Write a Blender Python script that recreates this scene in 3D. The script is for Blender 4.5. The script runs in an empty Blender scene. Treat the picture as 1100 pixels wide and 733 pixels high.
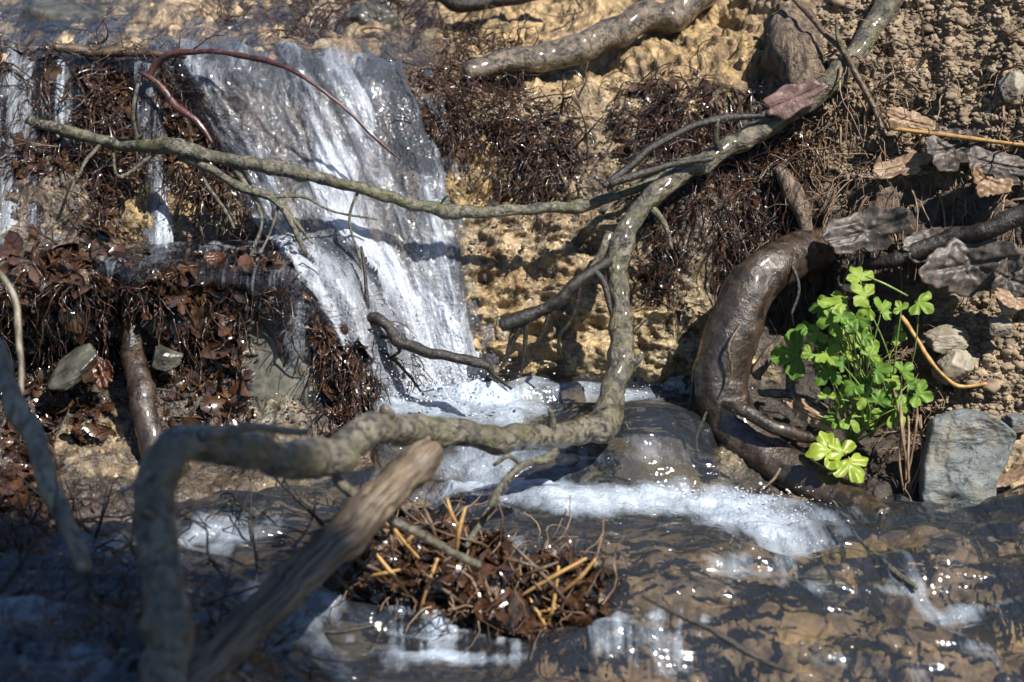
import bpy, math, random
import numpy as np
from mathutils import Vector, Matrix
random.seed(7); RNG = np.random.default_rng(11)
R = math.radians
S = bpy.context.scene
COL = S.collection

# ------------------------------------------------------------------ camera, sky, sun, exposure
PITCH = R(16.0); DIST = 2.6; FPX = 2600.0
CAMP = np.array([0.0, -DIST*math.cos(PITCH), DIST*math.sin(PITCH)])
FWD = np.array([0.0, math.cos(PITCH), -math.sin(PITCH)])
UP = np.array([0.0, math.sin(PITCH), math.cos(PITCH)])
cd = bpy.data.cameras.new('camera'); cam = bpy.data.objects.new('camera', cd); COL.objects.link(cam)
cam.location = CAMP; cam.rotation_euler = (math.pi/2-PITCH, 0, 0)
cd.sensor_width = 36; cd.lens = 36*FPX/1100; cd.clip_start = .05; cd.clip_end = 200
cd.dof.use_dof = True; cd.dof.focus_distance = 2.62; cd.dof.aperture_fstop = 4.8
S.camera = cam
SUN_TO = Vector((.50, -.52, .88)).normalized()
w = bpy.data.worlds.new('World'); S.world = w; w.use_nodes = True
nt = w.node_tree; bg = nt.nodes['Background']
sky = nt.nodes.new('ShaderNodeTexSky'); sky.sky_type = 'NISHITA'; sky.sun_disc = False
sky.sun_elevation = math.asin(SUN_TO.z); sky.sun_rotation = math.atan2(SUN_TO.x, SUN_TO.y)
nt.links.new(sky.outputs[0], bg.inputs[0]); bg.inputs[1].default_value = .054; sky.dust_density = .3; sky.ozone_density = 6.0; sky.air_density = 1.1
sl = bpy.data.lights.new('sun', 'SUN'); sun = bpy.data.objects.new('sun', sl); COL.objects.link(sun)
sl.energy = 5.0; sl.angle = R(.53); sl.color = (1, .945, .86)
sun.rotation_euler = SUN_TO.to_track_quat('Z', 'Y').to_euler(); sun.location = (2, -2, 4)
S.view_settings.view_transform = 'Standard'; S.view_settings.look = 'None'
S.view_settings.exposure = 0.95; S.view_settings.gamma = 1; S.view_settings.use_curve_mapping = False
S.render.engine = 'CYCLES'
S.cycles.max_bounces = 6; S.cycles.diffuse_bounces = 3; S.cycles.glossy_bounces = 3
S.cycles.transmission_bounces = 4; S.cycles.transparent_max_bounces = 14
S.cycles.use_denoising = True; S.cycles.sample_clamp_indirect = 6
S.cycles.caustics_reflective = False; S.cycles.caustics_refractive = False

# ------------------------------------------------------------------ maths helpers
def P(px, py, Y):
    """point seen at photo pixel (px,py) whose distance from the bank line is Y"""
    d = FWD + (px-550)/FPX*np.array([1, 0, 0]) + (366.5-py)/FPX*UP
    return CAMP + d*((Y-CAMP[1])/d[1])
def proj(p):
    q = p-CAMP; z = q@FWD
    return 550+FPX*q[..., 0]/z, 366.5-FPX*(q@UP)/z
def rpx(w_, Y): return .5*w_*(DIST+Y)/FPX
def _hash(ix, iy, iz, k=0):
    h = (ix*374761393 + iy*668265263 + iz*2147483647 + k*974634541) & 0xFFFFFFFF
    h = ((h ^ (h >> 13))*1274126177) & 0xFFFFFFFF
    h = ((h ^ (h >> 16))*2246822519) & 0xFFFFFFFF
    return ((h ^ (h >> 15)) & 0xFFFFFF)/float(0xFFFFFF)
def vnoise(p, k=0):
    i = np.floor(p).astype(np.int64); f = p-i; f = f*f*(3-2*f); r = 0
    for a in (0, 1):
        for b in (0, 1):
            for c in (0, 1):
                r = r + _hash(i[..., 0]+a, i[..., 1]+b, i[..., 2]+c, k)*np.abs(1-a-f[..., 0])*np.abs(1-b-f[..., 1])*np.abs(1-c-f[..., 2])
    return r*2-1
def fbm(p, oct=4, k=0):
    r = 0; a = 1
    for o in range(oct): r = r+a*vnoise(p*2**o+o*17.3, k+o); a *= .5
    return r
def worley(p, k=0):
    i = np.floor(p).astype(np.int64); f1 = np.full(p.shape[:-1], 9.); f2 = f1.copy()
    for a in (-1, 0, 1):
        for b in (-1, 0, 1):
            for c in (-1, 0, 1):
                j = i+np.array([a, b, c])
                q = [j[..., n]+.15+.7*_hash(j[..., 0], j[..., 1], j[..., 2], k+n)-p[..., n] for n in range(3)]
                d = np.sqrt(q[0]**2+q[1]**2+q[2]**2)
                f2 = np.minimum(f2, np.maximum(f1, d)); f1 = np.minimum(f1, d)
    return f1, f2
def sst(a, b, x): t = np.clip((x-a)/(b-a), 0, 1); return t*t*(3-2*t)
def poly_sd(px, py, poly):
    """signed pixel distance to a polygon, positive inside"""
    d = np.full(px.shape, 1e9); ins = np.zeros(px.shape, bool); n = len(poly)
    for i in range(n):
        x0, y0 = poly[i]; x1, y1 = poly[(i+1) % n]; ex, ey = x1-x0, y1-y0
        t = np.clip(((px-x0)*ex+(py-y0)*ey)/(ex*ex+ey*ey+1e-9), 0, 1)
        d = np.minimum(d, np.hypot(px-x0-t*ex, py-y0-t*ey))
        c = ((y0 > py) != (y1 > py)) & (px < ex*(py-y0)/((y1-y0) if y1 != y0 else 1e-9)+x0)
        ins ^= c
    return np.where(ins, d, -d)

# ------------------------------------------------------------------ object helpers
def tag(o, label=None, cat=None, group=None, kind=None):
    if label: o['label'] = label
    if cat: o['category'] = cat
    if group: o['group'] = group
    if kind: o['kind'] = kind
    return o
def link_mesh(name, V, F, mat, parent=None, uv=None, smooth=True, origin=None, mats=None, midx=None):
    V = np.asarray(V, float)
    me = bpy.data.meshes.new(name)
    if origin is None:
        origin = np.array([V[:, 0].mean(), V[:, 1].mean(), V[:, 2].min()]) if parent is None else np.zeros(3)
    if parent is not None: origin = np.array(parent.matrix_basis.translation) if parent.parent is None else np.array(parent.matrix_basis.translation)+np.array(parent.parent.matrix_basis.translation)
    me.from_pydata((V-origin).tolist(), [], F); 
    if smooth: me.polygons.foreach_set('use_smooth', [True]*len(me.polygons))
    if uv is not None:
        l = me.uv_layers.new(name='UVMap'); li = np.zeros(len(me.loops), np.int32); me.loops.foreach_get('vertex_index', li)
        l.data.foreach_set('uv', np.asarray(uv, np.float32)[li].ravel())
    for m in (mats or [mat]): me.materials.append(m)
    if midx is not None: me.polygons.foreach_set('material_index', midx)
    me.update()
    o = bpy.data.objects.new(name, me); COL.objects.link(o)
    if parent is not None: o.parent = parent
    else: o.location = origin
    return o
def grid_mesh(name, G, mat, mask=None, attrs=None, uv=None, parent=None):
    """G[v,u,3] -> one mesh; mask[v,u] keeps faces; attrs {name: array [v,u] or [v,u,3]}"""
    nv, nu = G.shape[:2]; idx = np.arange(nv*nu).reshape(nv, nu)
    q = np.stack([idx[:-1, :-1], idx[:-1, 1:], idx[1:, 1:], idx[1:, :-1]], -1)
    if mask is not None: q = q[(mask[:-1, :-1] & mask[1:, 1:] & mask[:-1, 1:] & mask[1:, :-1])]
    q = q.reshape(-1, 4); used = np.unique(q); remap = np.full(nv*nu, -1); remap[used] = np.arange(len(used)); q = remap[q]
    V = G.reshape(-1, 3)[used]
    me = bpy.data.meshes.new(name)
    me.vertices.add(len(V)); me.vertices.foreach_set('co', V.astype(np.float32).ravel())
    me.loops.add(q.size); me.loops.foreach_set('vertex_index', q.astype(np.int32).ravel())
    me.polygons.add(len(q)); me.polygons.foreach_set('loop_start', np.arange(0, q.size, 4, dtype=np.int32))
    me.polygons.foreach_set('use_smooth', np.ones(len(q), bool))
    me.update(calc_edges=True)
    for k, a in (attrs or {}).items():
        if a.ndim == 3:
            at = me.attributes.new(k, 'FLOAT_COLOR', 'POINT'); c = np.ones((len(used), 4), np.float32); c[:, :3] = a.reshape(-1, 3)[used]; at.data.foreach_set('color', c.ravel())
        else:
            at = me.attributes.new(k, 'FLOAT', 'POINT'); at.data.foreach_set('value', a.reshape(-1)[used].astype(np.float32))
    if uv is not None:
        l = me.uv_layers.new(name='UVMap'); l.data.foreach_set('uv', uv.reshape(-1, 2)[used][q.ravel()].astype(np.float32).ravel())
    me.materials.append(mat); me.validate()
    o = bpy.data.objects.new(name, me); COL.objects.link(o)
    if parent: o.parent = parent
    return o
def catmull(pts, step):
    p = np.array(pts, float); n = len(p); out = []
    for i in range(n-1):
        a, b, c, d = p[max(i-1, 0)], p[i], p[i+1], p[min(i+2, n-1)]
        m = max(1, int(np.linalg.norm((c-b)[:3])/step))
        for j in range(m):
            t = j/m
            out.append(.5*((2*b)+(-a+c)*t+(2*a-5*b+4*c-d)*t*t+(-a+3*b-3*c+d)*t**3))
    out.append(p[-1]); return np.array(out)
class MB:
    def __init__(s): s.V = []; s.F = []; s.UV = []; s.n = 0; s.M = []
    def add(s, V, F, uv=None, mi=0):
        s.V.append(np.asarray(V, float)); s.F += [tuple(i+s.n for i in f) for f in F]; s.M += [mi]*len(F)
        s.UV.append(np.zeros((len(V), 2)) if uv is None else uv); s.n += len(V)
    def tube(s, pts, rad, sides=8, step=.006, rough=.08, lump=.0, cap=True, flat=1.0, mi=0, freq=60, seed=None, kink=0, ridge=0):
        """pts world points, rad radius per point"""
        q = catmull([list(a)+[r] for a, r in zip(pts, rad)], step); c = q[:, :3]; r = np.maximum(q[:, 3], 1e-4); n = len(c)
        if n < 2: return
        sd = random.random()*90 if seed is None else seed
        T = np.gradient(c, axis=0); T /= np.linalg.norm(T, axis=1)[:, None]+1e-12
        L = np.concatenate([[0], np.cumsum(np.linalg.norm(np.diff(c, axis=0), axis=1))])
        if kink > 0:
            off = np.stack([vnoise(np.stack([L*22+sd+7*a_, 0*L, 0*L], -1), a_)+.6*vnoise(np.stack([L*55+sd+7*a_, 0*L, 0*L], -1), a_+5) for a_ in range(3)], -1)
            c = c+off*r[:, None]*kink*np.sin(np.clip(L/(L[-1]+1e-9), 0, 1)*np.pi)[:, None]**.4
        a = np.array([0, 0, 1.]) if abs(T[0][2]) < .9 else np.array([1., 0, 0])
        N = np.zeros_like(c); B = np.zeros_like(c)
        x = np.cross(T[0], a); x /= np.linalg.norm(x)
        for i in range(n):
            x = x-T[i]*(x@T[i]); x /= np.linalg.norm(x)+1e-12; N[i] = x; B[i] = np.cross(T[i], x)
        th = np.linspace(0, 2*np.pi, sides, endpoint=False)
        cs, sn = np.cos(th), np.sin(th)
        dirs = N[:, None]*cs[None, :, None]+B[:, None]*sn[None, :, None]*flat
        base = c[:, None]+dirs*r[:, None, None]
        if rough > 0:
            rr = 1+rough*fbm(base*freq+sd, 3)
            if lump > 0: rr += lump*np.clip(vnoise(np.stack([L*28+sd, 0*L, 0*L], -1)), 0, 1)[:, None]*(.6+.8*vnoise(base*35+sd))
            if ridge > 0:
                rg_ = np.stack([np.cos(th)[None]*2.6+0*L[:, None]+sd, np.sin(th)[None]*2.6+0*L[:, None], L[:, None]*16+0*th[None]], -1)
                rr -= ridge*np.clip(1-5*np.abs(fbm(rg_, 3, 12)), 0, 1)
            base = c[:, None]+dirs*r[:, None, None]*rr[..., None]
        V = base.reshape(-1, 3); F = []
        for i in range(n-1):
            o0, o1 = i*sides, (i+1)*sides
            for j in range(sides): k = (j+1) % sides; F.append((o0+j, o0+k, o1+k, o1+j))
        uv = np.stack([np.broadcast_to(np.abs(np.linspace(-1, 1, sides))*np.pi*r.max(), (n, sides)), np.broadcast_to(L[:, None], (n, sides))], -1).reshape(-1, 2)
        if cap:
            V = np.vstack([V, c[0]-T[0]*r[0]*.35, c[-1]+T[-1]*r[-1]*.35]); uv = np.vstack([uv, [0, 0], [0, L[-1]]])
            for j in range(sides):
                k = (j+1) % sides
                F.append((j, n*sides, k)); F.append(((n-1)*sides+k, n*sides+1, (n-1)*sides+j))
        s.add(V, F, uv, mi)
    def build(s, name, mat, parent=None, mats=None, smooth=True):
        V = np.vstack(s.V); return link_mesh(name, V, s.F, mat, parent, np.vstack(s.UV), smooth, mats=mats, midx=s.M if mats else None)
def pt(seq):
    """[(px,py,Y,width_px)] -> points, radii"""
    return [P(a[0], a[1], a[2]) for a in seq], [rpx(a[3], a[2]) for a in seq]
def branch(name, seq, mat, label, cat, group=None, twigs=(), sides=12, rough=.16, lump=.2, step=.005, part='twig', freq=60, flat=1.0, kink=.35, ridge=.12):
    m = MB(); p, r = pt(seq); m.tube(p, r, sides, step, rough, lump, freq=freq, flat=flat, kink=kink, ridge=ridge)
    o = m.build(name, mat); tag(o, label, cat, group)
    for t in twigs:
        nm, sq, mt = (t if isinstance(t, tuple) else (part, t, mat))
        k = MB(); p, r = pt(sq); k.tube(p, r, 7, .004, .15, .25, kink=.5); k.build(nm, mt or mat, o)
    return o

# ------------------------------------------------------------------ materials
def newmat(name):
    m = bpy.data.materials.new(name); m.use_nodes = True; t = m.node_tree; t.nodes.clear()
    out = t.nodes.new('ShaderNodeOutputMaterial'); return m, t, out
def N(t, kind, **kw):
    n = t.nodes.new('ShaderNode'+kind)
    for k, v in kw.items():
        if k in n.inputs: 
            try: n.inputs[k].default_value = v
            except Exception: t.links.new(v, n.inputs[k])
        else: setattr(n, k, v)
    return n
def noise(t, vec, scale, detail=4, rough=.6, dist=0):
    n = N(t, 'TexNoise'); n.inputs['Scale'].default_value = scale; n.inputs['Detail'].default_value = detail
    n.inputs['Roughness'].default_value = rough; n.inputs['Distortion'].default_value = dist
    if vec is not None: t.links.new(vec, n.inputs['Vector'])
    return n
def ramp(t, fac, stops):
    n = N(t, 'ValToRGB'); e = n.color_ramp.elements
    while len(e) < len(stops): e.new(.5)
    for el, (p, c) in zip(e, stops):
        el.position = p; el.color = (c, c, c, 1) if isinstance(c, (int, float)) else (*c, 1)
    t.links.new(fac, n.inputs[0]); return n
def mixc(t, fac, a, b, mode='MIX'):
    n = N(t, 'Mix', data_type='RGBA', blend_type=mode)
    for i, v in ((0, fac), (6, a), (7, b)):
        if hasattr(v, 'is_output'): t.links.new(v, n.inputs[i])
        else: n.inputs[i].default_value = v if i == 0 else (*v, 1)
    return n.outputs[2]
def mapping(t, src, scale):
    m = N(t, 'Mapping'); m.inputs['Scale'].default_value = scale; t.links.new(src, m.inputs['Vector']); return m.outputs[0]
def bark(name, dark, light, rough=(.3, .6), scale=60, grain=(60, 60, 60), bump=.6, moss=None, moss_amt=.5, uvgrain=None, dist=.003, rings=None):
    m, t, out = newmat(name); tc = N(t, 'TexCoord'); ob = tc.outputs['Object']
    n1 = noise(t, mapping(t, ob, grain), 1, 6, .65, .4); n2 = noise(t, ob, scale*.35, 4, .6)
    src = n1.outputs[0]
    if uvgrain:
        n1 = noise(t, mapping(t, tc.outputs['UV'], (uvgrain[0], uvgrain[1], 1)), 1, 6, .7, .6); src = n1.outputs[0]
    c = mixc(t, ramp(t, src, [(.4, 0), (.58, 1)]).outputs[0], dark, light)
    c = mixc(t, ramp(t, n2.outputs[0], [(.4, 0), (.7, .75)]).outputs[0], c, tuple(.5*(a*.55+b*.45) for a, b in zip(dark, light)))
    if moss:
        n3 = noise(t, ob, 26, 5, .7); n4 = noise(t, ob, 180, 3, .6)
        f = N(t, 'Math', operation='MULTIPLY'); t.links.new(ramp(t, n3.outputs[0], [(.5-.2*moss_amt, 0), (.68-.2*moss_amt, 1)]).outputs[0], f.inputs[0]); t.links.new(ramp(t, n4.outputs[0], [(.35, .3), (.6, 1)]).outputs[0], f.inputs[1])
        c = mixc(t, f.outputs[0], c, moss)
    b = N(t, 'BsdfPrincipled'); t.links.new(c, b.inputs['Base Color'])
    if rough[0] < .25: b.inputs['Coat Weight'].default_value = .6; b.inputs['Coat Roughness'].default_value = .12
    rr = N(t, 'MapRange'); t.links.new(n2.outputs[0], rr.inputs[0]); rr.inputs[1].default_value = .3; rr.inputs[2].default_value = .7; rr.inputs[3].default_value = rough[0]; rr.inputs[4].default_value = rough[1]
    t.links.new(rr.outputs[0], b.inputs['Roughness'])
    n5 = noise(t, ob, scale*5, 4, .6)
    ad = N(t, 'Math', operation='MULTIPLY_ADD'); t.links.new(n5.outputs[0], ad.inputs[0]); ad.inputs[1].default_value = .35; t.links.new(src, ad.inputs[2])
    h = ad.outputs[0]
    if rings:
        wv = N(t, 'TexNoise'); t.links.new(mapping(t, tc.outputs['UV'], (12, rings, 1)), wv.inputs['Vector']); wv.inputs['Scale'].default_value = 1; wv.inputs['Detail'].default_value = 3
        ad2 = N(t, 'Math', operation='MULTIPLY_ADD'); t.links.new(wv.outputs[0], ad2.inputs[0]); ad2.inputs[1].default_value = .45; t.links.new(h, ad2.inputs[2]); h = ad2.outputs[0]
    bp = N(t, 'Bump'); bp.inputs['Strength'].default_value = bump; bp.inputs['Distance'].default_value = dist; t.links.new(h, bp.inputs['Height'])
    t.links.new(bp.outputs[0], b.inputs['Normal']); t.links.new(b.outputs[0], out.inputs[0]); return m
def simple(name, c1, c2, rough=.4, scale=200, bump=.3, trans=0, spec=.5, coat=0):
    m, t, out = newmat(name); ob = N(t, 'TexCoord').outputs['Object']
    n = noise(t, ob, scale, 4, .6); oi = N(t, 'ObjectInfo')
    c = mixc(t, ramp(t, n.outputs[0], [(.35, 0), (.65, 1)]).outputs[0], c1, c2)
    b = N(t, 'BsdfPrincipled'); t.links.new(c, b.inputs['Base Color']); b.inputs['Roughness'].default_value = rough; b.inputs['Specular IOR Level'].default_value = spec; b.inputs['Coat Weight'].default_value = coat; b.inputs['Coat Roughness'].default_value = .06
    bp = N(t, 'Bump'); bp.inputs['Strength'].default_value = bump; bp.inputs['Distance'].default_value = .001; t.links.new(n.outputs[0], bp.inputs['Height']); t.links.new(bp.outputs[0], b.inputs['Normal'])
    sh = b.outputs[0]
    if trans:
        tr = N(t, 'BsdfTranslucent'); t.links.new(c, tr.inputs[0]); mx = N(t, 'MixShader'); mx.inputs[0].default_value = trans
        t.links.new(b.outputs[0], mx.inputs[1]); t.links.new(tr.outputs[0], mx.inputs[2]); sh = mx.outputs[0]
    t.links.new(sh, out.inputs[0]); return m
def terrain_mat():
    m, t, out = newmat('wet_earth'); ob = N(t, 'TexCoord').outputs['Object']
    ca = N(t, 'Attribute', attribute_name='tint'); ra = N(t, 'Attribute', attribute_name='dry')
    n1 = noise(t, ob, 55, 6, .65, .3); n2 = noise(t, ob, 260, 5, .65); n3 = noise(t, ob, 16, 4, .6)
    v = N(t, 'TexVoronoi'); v.inputs['Scale'].default_value = 130; t.links.new(ob, v.inputs['Vector'])
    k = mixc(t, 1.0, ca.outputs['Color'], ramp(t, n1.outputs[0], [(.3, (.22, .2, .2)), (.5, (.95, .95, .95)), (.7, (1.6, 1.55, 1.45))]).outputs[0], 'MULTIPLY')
    k = mixc(t, 1.0, k, ramp(t, n2.outputs[0], [(.3, (.55, .5, .48)), (.65, (1.35, 1.35, 1.35))]).outputs[0], 'MULTIPLY')
    st = noise(t, mapping(t, ob, (42, 42, 9)), 1, 5, .65, .4)
    k = mixc(t, 1.0, k, ramp(t, st.outputs[0], [(.36, (.4, .38, .38)), (.55, (1.1, 1.1, 1.1))]).outputs[0], 'MULTIPLY')
    k = mixc(t, ramp(t, n3.outputs[0], [(.56, 0), (.74, .4)]).outputs[0], k, (.2, .1, .03))
    ba = N(t, 'Attribute', attribute_name='bed'); bs = N(t, 'Math', operation='MULTIPLY'); t.links.new(ba.outputs['Fac'], bs.inputs[0]); bs.inputs[1].default_value = .75
    n6 = noise(t, mapping(t, ob, (10, 16, 16)), 1, 3, .5, .5); kb = mixc(t, 1.0, ca.outputs['Color'], ramp(t, n6.outputs[0], [(.28, (.07, .062, .055)), (.5, (.22, .2, .17)), (.72, (.85, .76, .6))]).outputs[0], 'MULTIPLY')
    k = mixc(t, bs.outputs[0], k, kb)
    b = N(t, 'BsdfPrincipled'); t.links.new(k, b.inputs['Base Color'])
    rr = N(t, 'MapRange'); t.links.new(n2.outputs[0], rr.inputs[0]); rr.inputs[1].default_value = .3; rr.inputs[2].default_value = .7; rr.inputs[3].default_value = -.12; rr.inputs[4].default_value = .16
    ra2 = N(t, 'Math', operation='MULTIPLY_ADD'); t.links.new(ba.outputs['Fac'], ra2.inputs[0]); ra2.inputs[1].default_value = .5; t.links.new(ra.outputs['Fac'], ra2.inputs[2])
    ad = N(t, 'Math', operation='ADD', use_clamp=True); t.links.new(rr.outputs[0], ad.inputs[0]); t.links.new(ra2.outputs[0], ad.inputs[1]); t.links.new(ad.outputs[0], b.inputs['Roughness'])
    h = N(t, 'Math', operation='MULTIPLY_ADD'); t.links.new(n2.outputs[0], h.inputs[0]); h.inputs[1].default_value = .25; t.links.new(n1.outputs[0], h.inputs[2])
    h2 = N(t, 'Math', operation='MULTIPLY_ADD'); t.links.new(v.outputs['Distance'], h2.inputs[0]); h2.inputs[1].default_value = -.08; t.links.new(h.outputs[0], h2.inputs[2])
    bp = N(t, 'Bump'); bp.inputs['Strength'].default_value = 1.0; bp.inputs['Distance'].default_value = .008; t.links.new(h2.outputs[0], bp.inputs['Height'])
    cw = N(t, 'MapRange'); t.links.new(ra.outputs['Fac'], cw.inputs[0]); cw.inputs[1].default_value = .16; cw.inputs[2].default_value = .5; cw.inputs[3].default_value = .6; cw.inputs[4].default_value = 0
    ib = N(t, 'Math', operation='SUBTRACT', use_clamp=True); ib.inputs[0].default_value = 1.0; t.links.new(ba.outputs['Fac'], ib.inputs[1])
    cm = N(t, 'Math', operation='MULTIPLY'); t.links.new(cw.outputs[0], cm.inputs[0]); t.links.new(ib.outputs[0], cm.inputs[1]); t.links.new(cm.outputs[0], b.inputs['Coat Weight'])
    bm_ = N(t, 'MapRange'); t.links.new(ba.outputs['Fac'], bm_.inputs[0]); bm_.inputs[3].default_value = 1.0; bm_.inputs[4].default_value = .25; t.links.new(bm_.outputs[0], bp.inputs['Strength']); b.inputs['Coat Roughness'].default_value = .07
    cb = N(t, 'Bump'); cb.inputs['Strength'].default_value = .8; cb.inputs['Distance'].default_value = .006; t.links.new(n1.outputs[0], cb.inputs['Height']); t.links.new(cb.outputs[0], b.inputs['Coat Normal'])
    t.links.new(bp.outputs[0], b.inputs['Normal']); t.links.new(b.outputs[0], out.inputs[0]); return m
def water_mat(name, streak=(70, 5), tint=(.86, .88, .86), bump=.5, bdist=.004, foam_gain=1.0, rip=60, foamcol=(.72, .79, .9), veil=.0, det=(6, 5, 4), lo=.76, fine=.35, gain_hi=1.36, aniso=(1, 1, 1)):
    """clear water over whatever lies below: transparent + mirror by Fresnel; aerated water scatters white along the flow"""
    m, t, out = newmat(name); tc = N(t, 'TexCoord'); ob = tc.outputs['Object']; uv = tc.outputs['UV']
    fa = N(t, 'Attribute', attribute_name='foam')
    s1 = noise(t, mapping(t, uv, (streak[0], streak[1], 1)), 1, det[0], .65, .35); s2 = noise(t, mapping(t, ob, aniso), rip, det[1], .6, .5); s3 = noise(t, mapping(t, uv, (streak[0]*4, streak[1]*3, 1)), 1, det[2], .7, .2)
    h = N(t, 'Math', operation='MULTIPLY_ADD'); t.links.new(s3.outputs[0], h.inputs[0]); h.inputs[1].default_value = fine; t.links.new(s1.outputs[0], h.inputs[2])
    h2 = N(t, 'Math', operation='ADD'); t.links.new(h.outputs[0], h2.inputs[0]); t.links.new(s2.outputs[0], h2.inputs[1])
    bp = N(t, 'Bump'); bp.inputs['Strength'].default_value = bump; bp.inputs['Distance'].default_value = bdist; t.links.new(h2.outputs[0], bp.inputs['Height'])
    tr = N(t, 'BsdfTransparent'); tr.inputs[0].default_value = (*tint, 1)
    gl = N(t, 'BsdfGlossy'); gl.inputs['Roughness'].default_value = .06; gl.inputs['Color'].default_value = (1, 1, 1, 1); t.links.new(bp.outputs[0], gl.inputs['Normal'])
    fr = N(t, 'Fresnel'); fr.inputs[0].default_value = 1.7; t.links.new(bp.outputs[0], fr.inputs[1])
    mx = N(t, 'MixShader'); t.links.new(fr.outputs[0], mx.inputs[0]); t.links.new(tr.outputs[0], mx.inputs[1]); t.links.new(gl.outputs[0], mx.inputs[2])
    vb = N(t, 'TexVoronoi'); vb.inputs['Scale'].default_value = 260; t.links.new(ob, vb.inputs['Vector']); bp2 = N(t, 'Bump'); bp2.inputs['Strength'].default_value = .5; bp2.inputs['Distance'].default_value = .0025; bp2.invert = True; t.links.new(vb.outputs['Distance'], bp2.inputs['Height']); t.links.new(bp.outputs[0], bp2.inputs['Normal'])
    df = N(t, 'BsdfPrincipled'); df.inputs['Base Color'].default_value = (*foamcol, 1); df.inputs['Roughness'].default_value = .25; t.links.new(bp2.outputs[0], df.inputs['Normal'])
    tl = N(t, 'BsdfTranslucent'); tl.inputs[0].default_value = (*foamcol, 1); dm = N(t, 'MixShader'); dm.inputs[0].default_value = .35; t.links.new(df.outputs[0], dm.inputs[1]); t.links.new(tl.outputs[0], dm.inputs[2])
    # foam factor = clamp((streak*.6+fine*.4 - (1-foam))*gain)
    q = N(t, 'Math', operation='MULTIPLY_ADD'); t.links.new(s3.outputs[0], q.inputs[0]); q.inputs[1].default_value = .55; 
    qq = N(t, 'Math', operation='MULTIPLY'); t.links.new(s1.outputs[0], qq.inputs[0]); qq.inputs[1].default_value = .75; t.links.new(qq.outputs[0], q.inputs[2])
    d = N(t, 'Math', operation='ADD'); t.links.new(q.outputs[0], d.inputs[0]); t.links.new(fa.outputs['Fac'], d.inputs[1])
    g = N(t, 'MapRange'); t.links.new(d.outputs[0], g.inputs[0]); g.inputs[1].default_value = lo; g.inputs[2].default_value = gain_hi/foam_gain; g.inputs[3].default_value = veil; g.inputs[4].default_value = .95
    fm = N(t, 'MixShader'); t.links.new(g.outputs[0], fm.inputs[0]); t.links.new(mx.outputs[0], fm.inputs[1]); t.links.new(dm.outputs[0], fm.inputs[2])
    t.links.new(fm.outputs[0], out.inputs[0]); return m

M = {}
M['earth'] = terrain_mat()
M['stream'] = water_mat('stream_water', (9, 8), tint=(.8, .78, .74), bump=.8, bdist=.02, rip=8, veil=.03, det=(3, 3, 3), lo=.78, fine=.12, aniso=(.8, 2.4, 2.4), foamcol=(.6, .7, .84))
M['upper'] = water_mat('upper_stream_water', (24, 10), tint=(.8, .79, .77), bump=.9, bdist=.010, rip=30, veil=.02, det=(4, 3, 3), lo=.82, fine=.2)
M['fall'] = water_mat('falling_water', (24, 12), tint=(.78, .8, .86), bump=.9, bdist=.009, rip=36, veil=.07, lo=.76, foamcol=(.76, .82, .92), det=(5, 4, 3), fine=.3, gain_hi=1.5)
M['trickle'] = water_mat('trickling_water', (70, 7), tint=(.75, .76, .8), bump=1.0, bdist=.008, rip=60)
M['grey_bark'] = bark('grey_green_bark', (.02, .016, .012), (.2, .175, .13), (.2, .5), 60, (105, 105, 105), 1.0, moss=(.09, .085, .03), moss_amt=.2, dist=.006)
M['mossy'] = bark('mossy_thin_bark', (.018, .015, .011), (.19, .175, .13), (.26, .5), 120, (190, 190, 190), 1.0, moss=(.075, .08, .024), moss_amt=.15)
M['root_brown'] = bark('wet_root_bark', (.010, .008, .006), (.07, .047, .032), (.18, .42), 60, (65, 65, 65), .9, rings=120, dist=.003)
M['log'] = bark('brown_log_bark', (.025, .019, .014), (.19, .145, .1), (.22, .5), 80, (110, 110, 110), 1.0, dist=.004)
M['dark_twig'] = bark('black_wet_twig', (.008, .006, .005), (.04, .033, .027), (.27, .45), 120, (160, 160, 160), .8)
M['brown_twig'] = bark('brown_twig_bark', (.03, .018, .011), (.13, .085, .05), (.3, .5), 120, (150, 150, 150), .5)
M['red_root'] = bark('red_root_skin', (.03, .012, .01), (.1, .035, .028), (.2, .4), 120, (150, 150, 150), .4)
M['wood'] = bark('weathered_bare_wood', (.03, .022, .015), (.2, .15, .1), (.35, .55), 60, (50, 50, 50), .6, uvgrain=(220, 14))
M['pale_stick'] = bark('pale_stick', (.09, .075, .055), (.3, .26, .2), (.35, .6), 80, (100, 100, 40), .5)
M['straw'] = simple('dry_straw', (.26, .14, .04), (.5, .31, .12), .5, 120, .2, .15)
M['stump'] = bark('old_stump_bark', (.035, .025, .018), (.22, .16, .11), (.5, .8), 60, (140, 140, 25), 1.0, dist=.008)
M['bark_flap'] = bark('pinkish_bark', (.08, .045, .038), (.22, .135, .12), (.4, .6), 60, (50, 50, 50), .5)
M['rootlets'] = simple('fine_dark_roots', (.010, .006, .004), (.07, .034, .020), .25, 90, .3, coat=.6)
M['rootlets_dry'] = simple('fine_dry_roots', (.1, .06, .035), (.24, .16, .1), .5, 60, .3)
M['litter'] = simple('wet_leaf_litter', (.010, .006, .004), (.085, .040, .020), .2, 60, .5, coat=.6)
M['crumbs'] = simple('soil_crumbs', (.09, .064, .042), (.28, .215, .145), .9, 60, .5)
M['pebbles'] = simple('creek_pebbles', (.08, .06, .04), (.26, .2, .13), .25, 40, .3)
M['slate'] = bark('grey_slate', (.06, .07, .07), (.125, .14, .14), (.3, .6), 50, (40, 40, 140), 1.0, moss=(.2, .165, .11), moss_amt=.1, dist=.004)
M['stone'] = simple('tan_stone', (.15, .13, .095), (.3, .26, .2), .6, 60, .7)
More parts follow.
